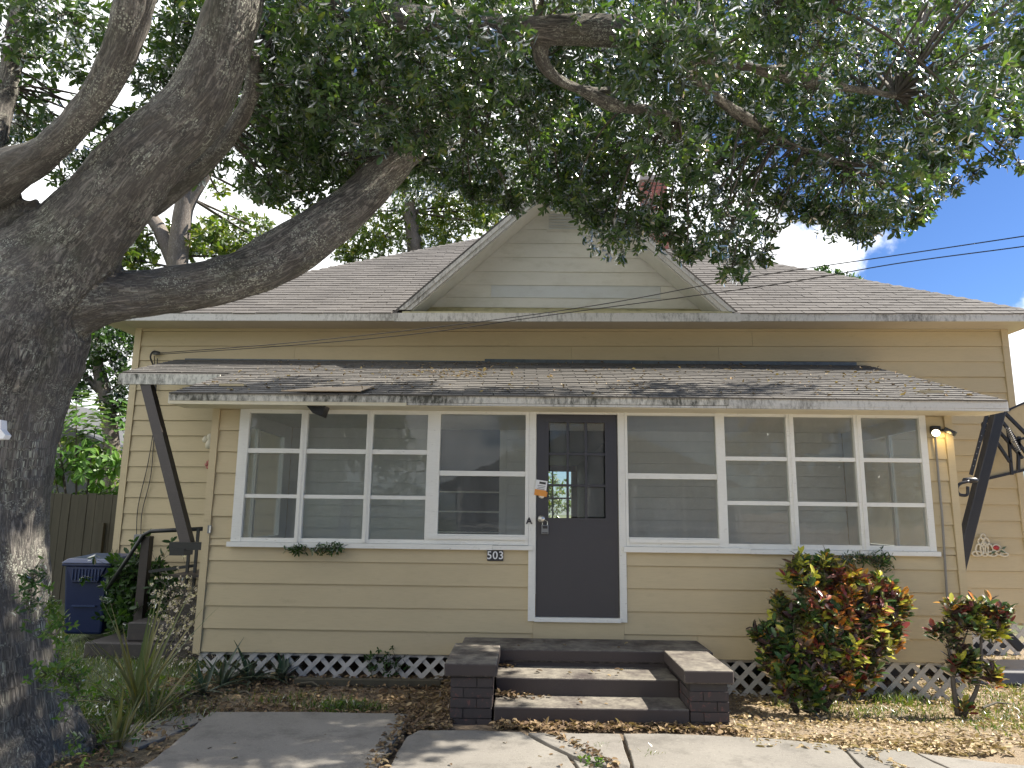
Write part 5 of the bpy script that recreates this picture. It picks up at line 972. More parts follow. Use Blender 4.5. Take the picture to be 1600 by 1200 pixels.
for k, (bx, by, lab) in enumerate(((-9, -28, 'broad tree across the street, left of the opposite house'), (-17, -25, 'leftmost tree across the street'), (14, -29, 'broad tree across the street, right of the opposite house'), (22, -25, 'rightmost tree across the street'), (2, -42, 'tall tree behind the opposite house'))):
    rr = random.Random(k); bg_tree(lab, (bx, by, 0), 9, [[(bx, by, 0, .3), (bx+.2, by, 2, .25), (bx, by, 5, .15)]], [(bx+rr.uniform(-3.4, 3.4), by+rr.uniform(-2, 2), rr.uniform(2.2, 9.5), 1.5, 90) for _ in range(26)], 'dark_leaf', .34, 'trees across the street', 'bark2')
# big-leaved shrub beyond the fence
def shrub_pts(c, rad, n, flat=.8): off = inball(n)*np.array(rad); return np.array(c)+off, off
sh = thing('broadleaf_shrub', 'bright green large-leaved shrub behind the wooden fence', 'shrub', (-8.145, 6.282, 1.521))
S_, off = shrub_pts((-8.275, 6.080, 2.645), (1.3, .7, 1.25), 150); D_ = unit(off)+np.array([0, -.4, .5])
P_, A_, N_, L_, W_ = sprays(S_, D_, 6, .21, .095, (1.0, 1.5), .03); N_ = N_*.4+np.array([0, -.25, 1.]); A_[:, 2] -= .15
lm = leaf_mesh('leaf', .21, .095, M['broad_leaf']); key = np.argsort(np.linalg.norm(P_-np.array(CAMLOC), axis=1)); big, rs = key[:300], key[300:]
place_leaves(lm, P_[big], A_[big], N_[big], L_[big]/.21, sh)
V, Fq = leaf_arrays(P_[rs], A_[rs], N_[rs], L_[rs], W_[rs]); npmesh('foliage', V, Fq, M['vine_leaf'], sh, 'stuff')
mb = MB()
for i in range(9):
    q = S_[i]; b = Vector((-8.265, 6.280, 1.520)); b.z = .0; mb.tube([(b.x+random.uniform(-.5, .5), b.y, 0), tuple((np.array(b)+q)/2+np.array([0, 0, .2])), tuple(q)], [.03, .02, .008], 6)
mb.build('stem', M['twig'], sh)
# neighbour's house: dark gable end and roof seen over the shrub
nb = thing('neighbour_house', "dark neighbouring house, its gable roof above the large-leaved shrub", 'house', (-13.6, 12.5, 0))
p0 = (-12.580, 11.229, 4.123); p1 = (-11.194, 11.397, 3.312)
nx0, nz, nx1 = p0[0]-2.2, p0[2]+.25, p1[0]+.9
MB().box(nx0-3, nx1-.3, p0[1]+.3, p0[1]+7, 0, p1[2]-.4).build('wall', M['neighbour'], nb)
MB().prismY([(nx0-3.2, p1[2]-.75), (nx1+.3, p1[2]-.55), (nx1+.3, p1[2]-.42), (nx0, nz+.55), (nx0-3.2, p1[2]-.2)], p0[1], p0[1]+7.4).build('roof', M['dark_roof'], nb)
# wooden fence
fn = thing('wooden_fence', 'weathered upright board fence left of the house', 'fence', (-7.2, 5, 0))
x = -9.6; random.seed(5)
while x < -6.55:
    w_ = .138; h = 1.83+random.uniform(-.015, .015); MB().box(x, x+w_, 5.0+random.uniform(-.006, .006), 5.02, .02, h).build('board', M['fence'], fn); x += w_+.006
MB().box(-9.6, -6.5, 5.022, 5.06, 1.45, 1.54).box(-9.6, -6.5, 5.022, 5.06, .4, .49).build('rail', M['fence'], fn)
MB().box(-6.55, -6.45, 5.0, 5.1, 0, 1.86).build('post', M['fence'], fn); MB().box(-7.18, -7.08, 4.93, 4.998, 0, 1.35).build('post', M['fence'], fn)

# ------------------------------------------------------------------ recycling cart
bn = thing('recycling_bin', 'blue wheeled recycling cart beside the oak trunk', 'bin', (-5.3, 1.85, 0))
bx0, bx1, by0, by1 = -5.60, -5.03, 1.60, 2.24
b_ = MB(); n0 = .055
b_.hexa([(bx0+n0, by0+n0, .09), (bx1-n0, by0+n0, .09), (bx1-n0, by1-n0, .09), (bx0+n0, by1-n0, .09), (bx0, by0, .92), (bx1, by0, .92), (bx1, by1, .92), (bx0, by1, .92)])
b_.build('body', M['bin'], bn, bevel=.03)
MB().box(bx0-.02, bx1+.02, by0-.02, by1+.02, .895, .93).build('rim', M['bin'], bn, bevel=.01)
MB().hexa([(bx0-.03, by0-.035, .932), (bx1+.03, by0-.035, .932), (bx1+.03, by1+.02, .932), (bx0-.03, by1+.02, .932), (bx0+.02, by0+.03, .985), (bx1-.02, by0+.03, .985), (bx1-.02, by1-.02, 1.02), (bx0+.02, by1-.02, 1.02)]).build('lid', M['bin_lid'], bn, bevel=.015)
hp = MB(); hp.hexa([(bx0+.13, by0+.001, .70), (bx1-.13, by0+.001, .70), (bx1-.03, by0+.03, .88), (bx0+.03, by0+.03, .88), (bx0+.13, by0-.02, .71), (bx1-.13, by0-.02, .71), (bx1-.05, by0-.022, .885), (bx0+.05, by0-.022, .885)]); hp.build('lift_panel', M['bin'], bn)
for i in range(9): xx = bx0+.13+i*.04; MB().box(xx, xx+.012, by0-.034, by0-.02, .73, .865).build('rib', M['bin_lid'], bn)
MB().box(bx0+.14, bx1-.14, by0+.005, by0+.03, .42, .435).build('band', M['bin_lid'], bn)
for xx in (bx0+.03, bx1-.09):
    ww = MB(); c = (xx, by1-.02, .10); nn = 14
    for q in (0, .06):
        for k in range(nn): a = 2*math.pi*k/nn; ww.v.append((c[0]+q, c[1]+.1*math.cos(a), c[2]+.1*math.sin(a)))
    for k in range(nn): ww.f.append((k, (k+1) % nn, nn+(k+1) % nn, nn+k))
    ww.f.append(tuple(reversed(range(nn)))); ww.f.append(tuple(range(nn, 2*nn))); ww.build('wheel', M['rubber'], bn)
MB().tube([(bx0+.05, by1+.06, .93), (bx1-.05, by1+.06, .93)], .014, 8).build('handle', M['bin'], bn)

# ------------------------------------------------------------------ side stoop: railing, post, steps
rl = thing('side_railing', 'black pipe handrail of the side steps with a brown wooden post', 'railing', (-4.35, 1.2, 0))
MB().tube([(-4.838, 1.250, 0.671), (-4.635, 1.250, 1.023), (-4.480, 1.250, 1.290), (-4.393, 1.250, 1.336), (-3.741, 1.250, 1.374)], .024, 8).build('handrail', M['dark_metal'], rl, True)
a = (-4.456, 1.280, 1.275); MB().box(a[0]-.055, a[0]+.045, 1.27, 1.37, .0, a[2]).build('post', M['brown'], rl, bevel=.004)
MB().beam((-4.394, 1.300, 0.869), (-3.877, 1.300, 0.942), .025, .035).build('lower_rail', M['dark_metal'], rl)
for u_ in (-3.93, -3.84): MB().box(u_, u_+.03, 1.22, 1.25, .55, 1.37).build('baluster', M['dark_metal'], rl)
ss = thing('side_steps', 'dark concrete steps under the black side railing', 'steps', (-4.1, 1.2, 0))
MB().box(-4.75, -3.3, .75, 2.3, -.05, .16).build('step', M['mortar'], ss, bevel=.015); MB().box(-4.35, -3.3, .85, 2.3, .16, .36).build('step', M['mortar'], ss, bevel=.015); MB().box(-3.95, -3.3, .95, 2.3, .36, .56).build('step', M['mortar'], ss, bevel=.015); MB().box(-3.98, -3.3, .93, 2.3, .84, .87).build('shelf', M['brown'], ss)
mt = thing('junction_box', 'small grey electrical box low on the left house wall', 'electrical box', (-5.06, 2.36, 1.15))
MB().box(-5.15, -4.97, 2.30, 2.378, 1.09, 1.26).build('box', M['grey_metal'], mt, bevel=.008); MB().box(-5.14, -4.98, 2.292, 2.2995, 1.10, 1.25).build('cover', M['grey_metal'], mt)
cb = MB(); cb.tube(bez([(-5.135, 2.330, 3.686), (-5.058, 2.360, 2.938), (-5.085, 2.360, 2.236), (-5.163, 2.360, 1.636), (-5.129, 2.330, 1.217)], 6), .006, 5); o = cb.build('wall_cable', M['black_plastic']); tag(o, 'outer thin black cable running down the left house wall', 'cable', 'cables down the left wall')
cb = MB(); cb.tube(bez([(-5.087, 2.330, 3.650), (-5.058, 2.360, 2.849), (-5.033, 2.360, 2.064), (-5.102, 2.360, 1.552), (-5.065, 2.330, 1.177)], 6), .006, 5); o = cb.build('wall_cable', M['black_plastic']); tag(o, 'inner thin black cable nearer the awning brace on the left wall', 'cable', 'cables down the left wall')
# overhead wires
for k, (pp, lab) in enumerate((([(4.387, -3.016, 3.590), (4.271, -2.431, 3.719), (4.064, -1.751, 3.872), (3.380, -1.066, 3.955), (2.222, -0.279, 3.990), (0.837, 0.423, 3.907), (-0.927, 1.069, 3.819), (-3.056, 1.659, 3.726), (-4.962, 2.044, 3.660)], 'upper of the two overhead wires crossing the gable'), ([(4.388, -3.000, 3.502), (4.271, -2.417, 3.638), (4.065, -1.736, 3.790), (3.381, -1.053, 3.880), (2.451, -0.359, 3.890), (0.308, 0.629, 3.842), (-1.282, 1.177, 3.747), (-3.056, 1.664, 3.694), (-4.962, 2.047, 3.643)], 'lower of the two overhead wires crossing the gable'))):
    o = MB().tube(bez(pp, 10), .0048, 6).build('overhead_wire', M['black_plastic']); tag(o, lab, 'wire', 'overhead wires')
ins = thing('wire_anchor', 'wire clamp and drip loop high on the left house wall', 'anchor', (-5.149, 2.350, 3.717))
MB().tube(bez([(-5.049, 2.310, 3.727), (-5.135, 2.300, 3.742), (-5.171, 2.300, 3.661), (-5.135, 2.340, 3.543)], 6), .012, 6).build('drip_loop', M['black_plastic'], ins); a = (-5.137, 2.360, 3.729); MB().box(a[0]-.03, a[0]+.05, 2.32, 2.385, a[2]-.02, a[2]+.025).build('clamp', M['grey_metal'], ins)

# ------------------------------------------------------------------ small things on the house
pl = thing('house_number_plaque', 'black plaque with white house number 503 under the left sash', 'sign', (-.272, -.02, 1.12))
MB().box(-.352, -.192, -.032, -.019, 1.128, 1.232).build('plate', M['plate_black'], pl, bevel=.003)
def text(body, x, z, y, size, mat, parent, name, depth=.0015, bold=0):
    c = bpy.data.curves.new(name, 'FONT'); c.body = body; c.size = size; c.align_x = 'CENTER'; c.align_y = 'CENTER'; c.extrude = depth; c.offset = bold; c.space_character = 1.08
    o = bpy.data.objects.new('tmp', c); COL.objects.link(o); dg = bpy.context.evaluated_depsgraph_get(); me = bpy.data.meshes.new_from_object(o.evaluated_get(dg)); bpy.data.objects.remove(o)
    me.materials.clear(); me.materials.append(mat); return link(name, me, parent, Matrix.Translation((x, y, z)) @ Matrix.Rotation(math.pi/2, 4, 'X'))
text('503', -.272, 1.180, -.034, .108, M['plate_white'], pl, 'numerals', bold=.001)
o = text('A', .062, 1.522, -.040, .085, M['plate_black'], None, 'letter_plate', .004, .003); tag(o, 'black letter A fixed to the white post left of the door', 'letter')
o['kind'] = 'thing'
sl2 = thing('security_light', 'black twin floodlight by the right porch window, one head lit', 'floodlight', (4.165, -.05, 2.47))
MB().box(4.125, 4.215, -.075, -.02, 2.44, 2.52).build('mount', M['black_plastic'], sl2, bevel=.01)
def head(c, d, r, L, lit):
    c, d = Vector(c), Vector(d).normalized(); m = MB(); m.tube([c, c+d*L*.35, c+d*L], [r*.55, r*.9, r], 14); h_ = m.build('lamp_head', M['black_plastic'], sl2, True)
    m = MB(); m.tube([c+d*(L+.001), c+d*(L+.008)], [r*.9, r*.8], 14); m.build('lens', M['lens'] if lit else M['black_plastic'], h_)
head((4.145, -.085, 2.475), (-.35, -.75, -.42), .042, .085, True)
MB().beam((4.255, -.06, 2.485), (4.325, -.12, 2.43), .075, .05).build('lamp_head', M['black_plastic'], sl2, bevel=.006)
MB().tube([(4.20, -.06, 2.47), (4.26, -.06, 2.48)], .014, 8).build('arm', M['black_plastic'], sl2)
ld = bpy.data.lights.new('security_lamp', 'SPOT'); lo = bpy.data.objects.new('security_lamp', ld); COL.objects.link(lo); ld.energy = .7; ld.color = (1, .72, .3); ld.spot_size = 1.9; ld.shadow_soft_size = .03; lo.location = (4.30, -.17, 2.42); lo.parent = sl2; lo.matrix_local = Matrix.Translation(Vector((4.24, -.13, 2.44))-wloc(sl2)) @ Vector((-.25, -.75, .6)).to_track_quat('Z', 'Y').to_matrix().to_4x4()
o = MB().tube([(4.165, -.04, 2.44), (4.163, -.04, 2.10), (4.160, -.045, 1.60), (4.140, -.042, .9), (4.125, -.04, .20)], .011, 8).build('conduit', M['galv']); tag(o, 'thin grey conduit running down the wall below the floodlight', 'conduit')
# black flap hanging under the awning on the left
fp = MB(); a, b, c = (-2.195, -0.250, 2.634), (-1.989, -0.250, 2.636), (-2.085, -0.250, 2.519)
fp.hexa([(a[0], -.30, 2.56), (b[0], -.30, 2.575), (b[0], -.12, 2.655), (a[0], -.12, 2.655), (a[0]-.01, -.31, 2.66), (b[0]+.01, -.31, 2.66), (b[0]+.01, -.11, 2.662), (a[0]-.01, -.11, 2.662)])
fp = MB(); q0, q1, q2, q3 = (-2.187, -0.300, 2.627), (-1.969, -0.300, 2.629), (-2.008, -0.300, 2.526), (-2.105, -0.300, 2.557)
fp.prismY([(q3[0], q3[2]), (q2[0], q2[2]-.005), (q1[0], q1[2]+.02), (q0[0], q0[2]+.02)], -.30, -.14); o = fp.build('eave_camera', M['black_plastic'], bevel=.006); tag(o, 'black wedge shaped fixture hanging under the awning edge at left', 'fixture')
# cardboard lying on the awning edge
cbd = MB(); q = [(-2.379, -0.380, 2.725), (-1.929, -0.237, 2.773), (-1.542, -0.051, 2.834), (-1.597, -0.217, 2.779), (-2.017, -0.378, 2.726), (-2.341, -0.434, 2.707)]
q = [Vector(p) for p in q]; cbd.hexa([(-2.40, -.40, 2.755), (-1.62, -.36, 2.765), (-1.55, -.06, 2.868), (-2.10, -.16, 2.835), (-2.40, -.40, 2.763), (-1.62, -.36, 2.773), (-1.55, -.06, 2.876), (-2.10, -.16, 2.843)])
o = cbd.build('cardboard_scrap', M['cardboard']); tag(o, 'tan cardboard strip lying on the edge of the awning roof', 'cardboard')
# wall ornaments
orn = thing('wall_ornament', 'ivory scrollwork wall plaque with a red rose on the right house wall', 'ornament', (6.1, 2.36, 1.13))
ox, oz = 6.02, 1.15
def ring(cx, cz, rx, rz, t=.012, a0=0, a1=6.283, nm='scroll'):
    MB().tube([(cx+rx*math.cos(a0+(a1-a0)*k/16), 2.352, cz+rz*math.sin(a0+(a1-a0)*k/16)) for k in range(17)], t, 5).build(nm, M['ivory'], orn, True)
for (dx, dz, rx, rz) in ((0, .06, .05, .09), (-.06, .05, .05, .075), (.06, .05, .05, .075), (-.03, .15, .04, .05), (.03, .15, .04, .05), (0, .215, .03, .035), (-.10, .0, .06, .03), (.10, .0, .06, .03), (.19, .03, .06, .04), (.25, -.005, .05, .022), (0, -.01, .03, .02), (.16, .075, .05, .04)): ring(ox+dx, oz+dz, rx, rz)
rs_ = MB()
rs_.lathe((ox+.15, 2.345, oz+.08), [(.005, -.03), (.035, -.02), (.045, .0), (.03, .02), (.006, .03)], 12, 1, .5); rs_.build('rose', M['red'], orn, True)
for (dx, dz, an) in ((.22, .03, -.4), (.10, .02, 3.6), (.24, .08, .5)):
    c_, s_ = math.cos(an), math.sin(an); MB().prismY([(ox+dx-c_*.04, oz+dz-s_*.04), (ox+dx+s_*.014, oz+dz-c_*.014), (ox+dx+c_*.04, oz+dz+s_*.04), (ox+dx-s_*.014, oz+dz+c_*.014)], 2.325, 2.333).build('rose_leaf', M['rose_leaf'], orn)
ch2 = thing('cherub_ornament', 'white cherub figure on the left wall beside the porch corner', 'ornament', (-4.231, 2.330, 2.417))
cx, _, cz = (-4.256, 2.330, 2.503); MB().lathe((cx, 2.33, cz), [(.01, -.10), (.05, -.09), (.06, -.04), (.045, .0), (.025, .02), (.045, .045), (.05, .07), (.035, .10), (.005, .11)], 12, 1, .7).build('figure', M['ivory'], ch2, True)
for sg in (-1, 1): MB().lathe((cx+sg*.07, 2.34, cz+.02), [(.005, -.04), (.035, -.02), (.045, .01), (.02, .05), (.004, .06)], 10, 1, .4).build('wing', M['ivory'], ch2, True)
rd = thing('red_ornament', 'small faded red flower ornament under the white cherub', 'ornament', (-4.242, 2.340, 2.193)); cx, _, cz = (-4.242, 2.340, 2.193)
for k in range(6): a = k*1.047; MB().lathe((cx+.04*math.cos(a), 2.345, cz+.04*math.sin(a)), [(.004, -.025), (.026, -.01), (.026, .01), (.004, .025)], 8, 1, .5).build('petal', M['red_pale'], rd, True)
MB().lathe((cx, 2.335, cz), [(.004, -.02), (.022, 0), (.004, .02)], 8, 1, .5).build('centre', M['red'], rd, True)
hg = thing('door_hinge_plate', 'small grey metal latch plate on the left porch corner board', 'latch', (-3.151, -0.040, 1.401)); cx, _, cz = (-3.151, -0.040, 1.401)
MB().box(cx-.018, cx+.018, -.042, -.0325, cz-.04, cz+.04).build('plate', M['grey_metal'], hg); MB().tube([(cx+.01, -.046, cz-.035), (cx+.01, -.046, cz+.035)], .006, 6).build('pin', M['steel'], hg)
pb = MB().prismY([(a_[0], a_[2]) for a_ in ((-2.952, -3.410, 1.965), (-2.880, -3.410, 1.970), (-2.870, -3.413, 1.991), (-2.899, -3.419, 2.022), (-2.907, -3.429, 2.075), (-2.953, -3.431, 2.082))], (-2.909, -3.448, 2.008)[1]-.01, (-2.909, -3.448, 2.008)[1]+.04).build('paper_scrap', M['plate_white']); tag(pb, 'torn white paper nailed to the oak trunk at the left edge', 'paper')

# ------------------------------------------------------------------ basketball hoop seen from behind at the right
hp_ = thing('basketball_hoop', 'black portable basketball hoop leaning behind the right porch corner', 'basketball hoop', (4.75, 1.0, 0))
HYY = 1.0
MB().beam((5.529, 1.000, 2.887), (4.578, 1.000, 0.198), .115, .115, (0, 1, 0)).build('pole', M['black_metal'], hp_, bevel=.01)
bb = MB(); q = [(5.515, 1.350, 2.728), (5.509, 1.350, 2.069), (6.899, 1.350, 2.411), (7.030, 1.350, 3.426), (5.854, 1.350, 2.903)]
bb.prismY([(p[0], p[2]) for p in (q[1], q[2], q[3], q[4], q[0])], 1.33, 1.36); bb = bb.build('backboard', M['backboard'], hp_)
for a, b in ((0, 1), (1, 2), (3, 4), (4, 0)): MB().beam((q[a][0], 1.315, q[a][2]), (q[b][0], 1.315, q[b][2]), .03 if a != 3 else .02, .032, (0, 1, 0)).build('frame_bar', M['black_metal'], bb)
for (a, b, wd) in (((5.464, 1.150, 2.779), (5.829, 1.150, 2.300), 0.030), ((5.587, 1.150, 2.810), (5.892, 1.150, 2.331), 0.030), ((5.427, 1.150, 2.702), (5.677, 1.150, 2.254), 0.028), ((5.695, 1.150, 2.629), (5.683, 1.150, 2.106), 0.026), ((5.813, 1.150, 2.555), (5.762, 1.150, 2.158), 0.030), ((5.646, 1.150, 2.872), (6.043, 1.150, 2.422), 0.035), ((5.740, 1.150, 2.494), (6.064, 1.150, 2.603), 0.022)):
    MB().beam(a, b, wd, .03, (0, 1, 0)).build('arm', M['black_metal'], hp_)
MB().beam((5.320, 0.920, 2.777), (5.071, 0.920, 2.087), .035, .02, (0, 1, 0)).build('adjusting_bar', M['black_metal'], hp_)
for k in range(6):
    t = .35+k*.1; a, b = Vector((5.311, 0.905, 2.775)), Vector((5.062, 0.905, 2.086)); c = a.lerp(b, t); disc((c.x, c.z), .007, 0, [(.007, c.y-.001), (.006, c.y-.004)]).build('peg_hole', M['grey_metal'], hp_)
a = Vector((5.034, 0.880, 2.027)); MB().lathe((a.x, a.y, a.z), [(.01, -.035), (.075, -.025), (.085, 0), (.07, .022), (.01, .03)], 16, 1.1, .35).build('clamp', M['black_metal'], hp_, True)
gp = [(5.006, 0.860, 2.012), (4.903, 0.860, 1.982), (4.862, 0.860, 1.917), (4.892, 0.860, 1.861), (4.970, 0.860, 1.862), (4.986, 0.860, 1.954)]
MB().tube(bez(gp, 5), .017, 8).build('handle', M['black_metal'], hp_, True)
a, b = Vector((5.650, 1.100, 2.653)), Vector((5.759, 1.100, 2.370)); d = b-a; x_ = d.orthogonal().normalized(); y_ = d.normalized().cross(x_)
MB().tube([a+d*(k/90)+(x_*math.cos(k*.9)+y_*math.sin(k*.9))*.022 for k in range(91)], .004, 5).build('spring', M['galv'], hp_)
MB().beam((4.840, 0.850, 0.802), (5.320, 0.750, 0.239), .09, .05, (0, 1, 0)).build('strut', M['black_metal'], hp_, bevel=.006)
a = (4.773, 1.732, 0.000); base = MB(); base.hexa([(4.45, .55, -.1), (6.2, .55, -.1), (6.2, 1.25, -.1), (4.45, 1.25, -.1), (4.5, .62, .05), (6.2, .62, .05), (6.2, 1.2, .06), (4.5, 1.2, .05)]); base.build('base_tank', M['black_metal'], hp_, bevel=.03)

# ------------------------------------------------------------------ plants at the front
CRO = ['cro_green', 'cro_yellow', 'cro_orange', 'cro_red', 'cro_dark']
cro_mesh = {c: leaf_mesh('leaf', .10, .043, M[c], .12) for c in CRO}
def croton(name_label, base, stems, clumps, cap, k, group='crotons'):
    t = thing('croton_shrub', name_label, 'shrub', base, group); m = MB()
    for pts in stems: m = MB(); P, r = swept(pts, 5); m.tube(P, r, 8); m.build('stem', M['twig'], t, True)
    SP, SD, CC = [], [], []; A, B = [], []
    SPt = np.array([p[:3] for s in stems for p in s[1:]])
    for (x, y, z, rad, n, pal) in clumps:
        c = np.array([x, y, z]); off = inball(n)*rad; SP.append(c+off); SD.append(unit(off+np.array([0, 0, .12]))+np.array([0, -.1, .75])+rng.normal(0, .25, (n, 3))); CC.append(rng.choice(5, (n,), p=np.array(pal)/sum(pal)))
        i = np.argmin(np.linalg.norm(SPt-c, axis=1)); A.append(SPt[i]); B.append(c); q = rng.integers(0, n, min(n, 9)); A += [c]*len(q); B += list((c+off)[q])
    V, Fq = twig_mesh(np.array(A), np.array(B), .006); npmesh('twigs', V, Fq, M['twig'], t, 'stuff')
    S, D, C = np.concatenate(SP), np.concatenate(SD), np.repeat(np.concatenate(CC), k)
    P, A, N, L, W = sprays(S, D, k, .10, .043, (.45, 1.2), .012)
    mx = rng.random(len(C)) < .30; C = np.where(mx, rng.choice(5, len(C), p=[.48, .24, .08, .08, .12]), C)
    order = np.argsort(P[:, 1]+rng.uniform(0, .15, len(P))); big = order[:cap]; rest = order[cap:]
    for ci, c in enumerate(CRO):
        b = big[C[big] == ci]; place_leaves(cro_mesh[c], P[b], A[b], N[b], L[b]/.10, t)
        r_ = rest[C[rest] == ci]
        if len(r_): V, Fq = leaf_arrays(P[r_], A[r_], N[r_], L[r_], W[r_], .12); npmesh('foliage', V, Fq, M[c+'_mass'], t, 'stuff')
    return t
croton('large rounded croton with green, orange and dark red leaves under the right windows', (2.45, -.62, -.1), [[(2.512, -0.620, -0.085, 0.035), (2.506, -0.620, 0.192, 0.030), (2.430, -0.600, 0.511, 0.022), (2.302, -0.600, 0.785, 0.012)], [(2.593, -0.600, -0.089, 0.035), (2.661, -0.620, 0.248, 0.030), (2.779, -0.600, 0.626, 0.020), (2.750, -0.600, 1.071, 0.012)], [(2.403, -0.660, -0.076, 0.030), (2.266, -0.700, 0.205, 0.022), (2.168, -0.700, 0.470, 0.012)], [(2.657, -0.580, -0.082, 0.030), (2.915, -0.620, 0.251, 0.022), (3.177, -0.600, 0.632, 0.012)]], [(2.59, -0.50, 1.18, 0.10, 16, (6, 3, 0.2, 0, 2)), (2.77, -0.50, 1.18, 0.10, 16, (4, 7, 0.5, 0, 0.5)), (2.50, -0.50, 1.03, 0.12, 20, (4, 7, 0.5, 0, 0.5)), (2.63, -0.60, 1.01, 0.13, 24, (4, 3.5, 1.2, 1.2, 2.2)), (2.86, -0.55, 1.04, 0.13, 26, (1, 3, 7, 1.5, 0.5)), (3.00, -0.55, 1.01, 0.13, 28, (1, 3, 7, 1.5, 0.5)), (2.89, -0.65, 0.88, 0.14, 28, (1, 3, 7, 1.5, 0.5)), (3.26, -0.55, 0.99, 0.12, 22, (1.5, 2, 2.5, 3, 2.5)), (3.36, -0.55, 0.85, 0.11, 20, (1.5, 2, 2.5, 3, 2.5)), (3.11, -0.65, 0.86, 0.14, 26, (1.5, 2, 2.5, 3, 2.5)), (2.34, -0.50, 0.83, 0.10, 16, (4, 7, 0.5, 0, 0.5)), (2.38, -0.62, 0.73, 0.14, 24, (6, 3, 0.2, 0, 2)), (2.57, -0.72, 0.80, 0.15, 28, (4, 3.5, 1.2, 1.2, 2.2)), (2.78, -0.75, 0.73, 0.15, 30, (1.5, 2, 2.5, 3, 2.5)), (3.02, -0.70, 0.70, 0.15, 30, (4, 3.5, 1.2, 1.2, 2.2)), (3.29, -0.60, 0.66, 0.12, 22, (1.5, 2, 2.5, 3, 2.5)), (2.17, -0.55, 0.58, 0.09, 16, (6, 1.5, 0, 0.5, 3)), (2.22, -0.62, 0.51, 0.13, 22, (6, 1.5, 0, 0.5, 3)), (2.38, -0.75, 0.54, 0.16, 30, (6, 3, 0.2, 0, 2)), (2.61, -0.80, 0.55, 0.16, 32, (4, 3.5, 1.2, 1.2, 2.2)), (2.83, -0.80, 0.52, 0.16, 32, (1.5, 2, 2.5, 3, 2.5)), (3.09, -0.70, 0.51, 0.14, 26, (1.5, 2, 2.5, 3, 2.5)), (3.31, -0.60, 0.52, 0.10, 16, (4, 3.5, 1.2, 1.2, 2.2)), (2.18, -0.65, 0.35, 0.12, 20, (6, 1.5, 0, 0.5, 3)), (2.33, -0.78, 0.33, 0.15, 26, (6, 1.5, 0, 0.5, 3)), (2.53, -0.82, 0.31, 0.16, 28, (6, 3, 0.2, 0, 2)), (2.78, -0.80, 0.31, 0.15, 26, (2.5, 1.2, 0.5, 2, 4)), (3.02, -0.70, 0.32, 0.12, 20, (2.5, 1.2, 0.5, 2, 4)), (2.30, -0.75, 0.14, 0.12, 18, (6, 1.5, 0, 0.5, 3)), (2.48, -0.78, 0.12, 0.12, 18, (6, 1.5, 0, 0.5, 3)), (2.68, -0.75, 0.14, 0.11, 16, (6, 1.5, 0, 0.5, 3)), (2.94, -0.68, 0.16, 0.09, 10, (6, 1.5, 0, 0.5, 3)), (3.41, -0.50, 0.73, 0.08, 10, (4, 3.5, 1.2, 1.2, 2.2)), (3.48, -0.50, 0.87, 0.06, 8, (1.5, 2, 2.5, 3, 2.5))], 300, 8)
croton('small sparse croton with bare forked stems at the right corner of the porch', (3.72, -.72, -.1), [[(3.761, -0.720, -0.071, 0.028), (3.744, -0.720, 0.153, 0.020), (3.756, -0.700, 0.334, 0.016), (3.737, -0.680, 0.544, 0.010), (3.699, -0.680, 0.624, 0.006)], [(3.805, -0.720, -0.070, 0.025), (3.933, -0.720, 0.130, 0.018), (3.998, -0.720, 0.341, 0.015), (4.032, -0.700, 0.551, 0.012), (4.087, -0.700, 0.714, 0.007)], [(3.767, -0.700, 0.281, 0.012), (3.860, -0.700, 0.495, 0.009), (3.923, -0.700, 0.630, 0.006)]], [(3.82, -0.70, 0.82, 0.07, 10, (4, 3.5, 1.2, 1.2, 2.2)), (3.99, -0.70, 0.82, 0.08, 13, (4, 3.5, 1.2, 1.2, 2.2)), (4.13, -0.70, 0.82, 0.08, 13, (2.5, 1.2, 0.5, 2, 4)), (4.23, -0.70, 0.74, 0.07, 10, (2.5, 1.2, 0.5, 2, 4)), (3.85, -0.72, 0.71, 0.08, 12, (2.5, 1.2, 0.5, 2, 4)), (4.00, -0.75, 0.71, 0.09, 15, (4, 3.5, 1.2, 1.2, 2.2)), (4.16, -0.70, 0.63, 0.08, 12, (4, 7, 0.5, 0, 0.5)), (3.72, -0.70, 0.63, 0.06, 8, (2.5, 1.2, 0.5, 2, 4)), (3.63, -0.70, 0.64, 0.04, 4, (2.5, 1.2, 0.5, 2, 4)), (3.77, -0.70, 0.57, 0.06, 9, (2.5, 1.2, 0.5, 2, 4)), (4.29, -0.70, 0.80, 0.04, 4, (2.5, 1.2, 0.5, 2, 4)), (3.85, -0.72, 0.42, 0.08, 12, (6, 1.5, 0, 0.5, 3)), (3.92, -0.74, 0.37, 0.07, 10, (6, 1.5, 0, 0.5, 3)), (3.76, -0.72, 0.36, 0.06, 8, (6, 1.5, 0, 0.5, 3)), (4.06, -0.72, 0.29, 0.07, 10, (1.5, 2, 2.5, 3, 2.5)), (3.86, -0.72, 0.26, 0.06, 8, (2.5, 1.2, 0.5, 2, 4)), (4.11, -0.72, 0.24, 0.05, 6, (1.5, 2, 2.5, 3, 2.5)), (3.80, -0.75, 0.03, 0.04, 4, (1.5, 2, 2.5, 3, 2.5))], 170, 7)

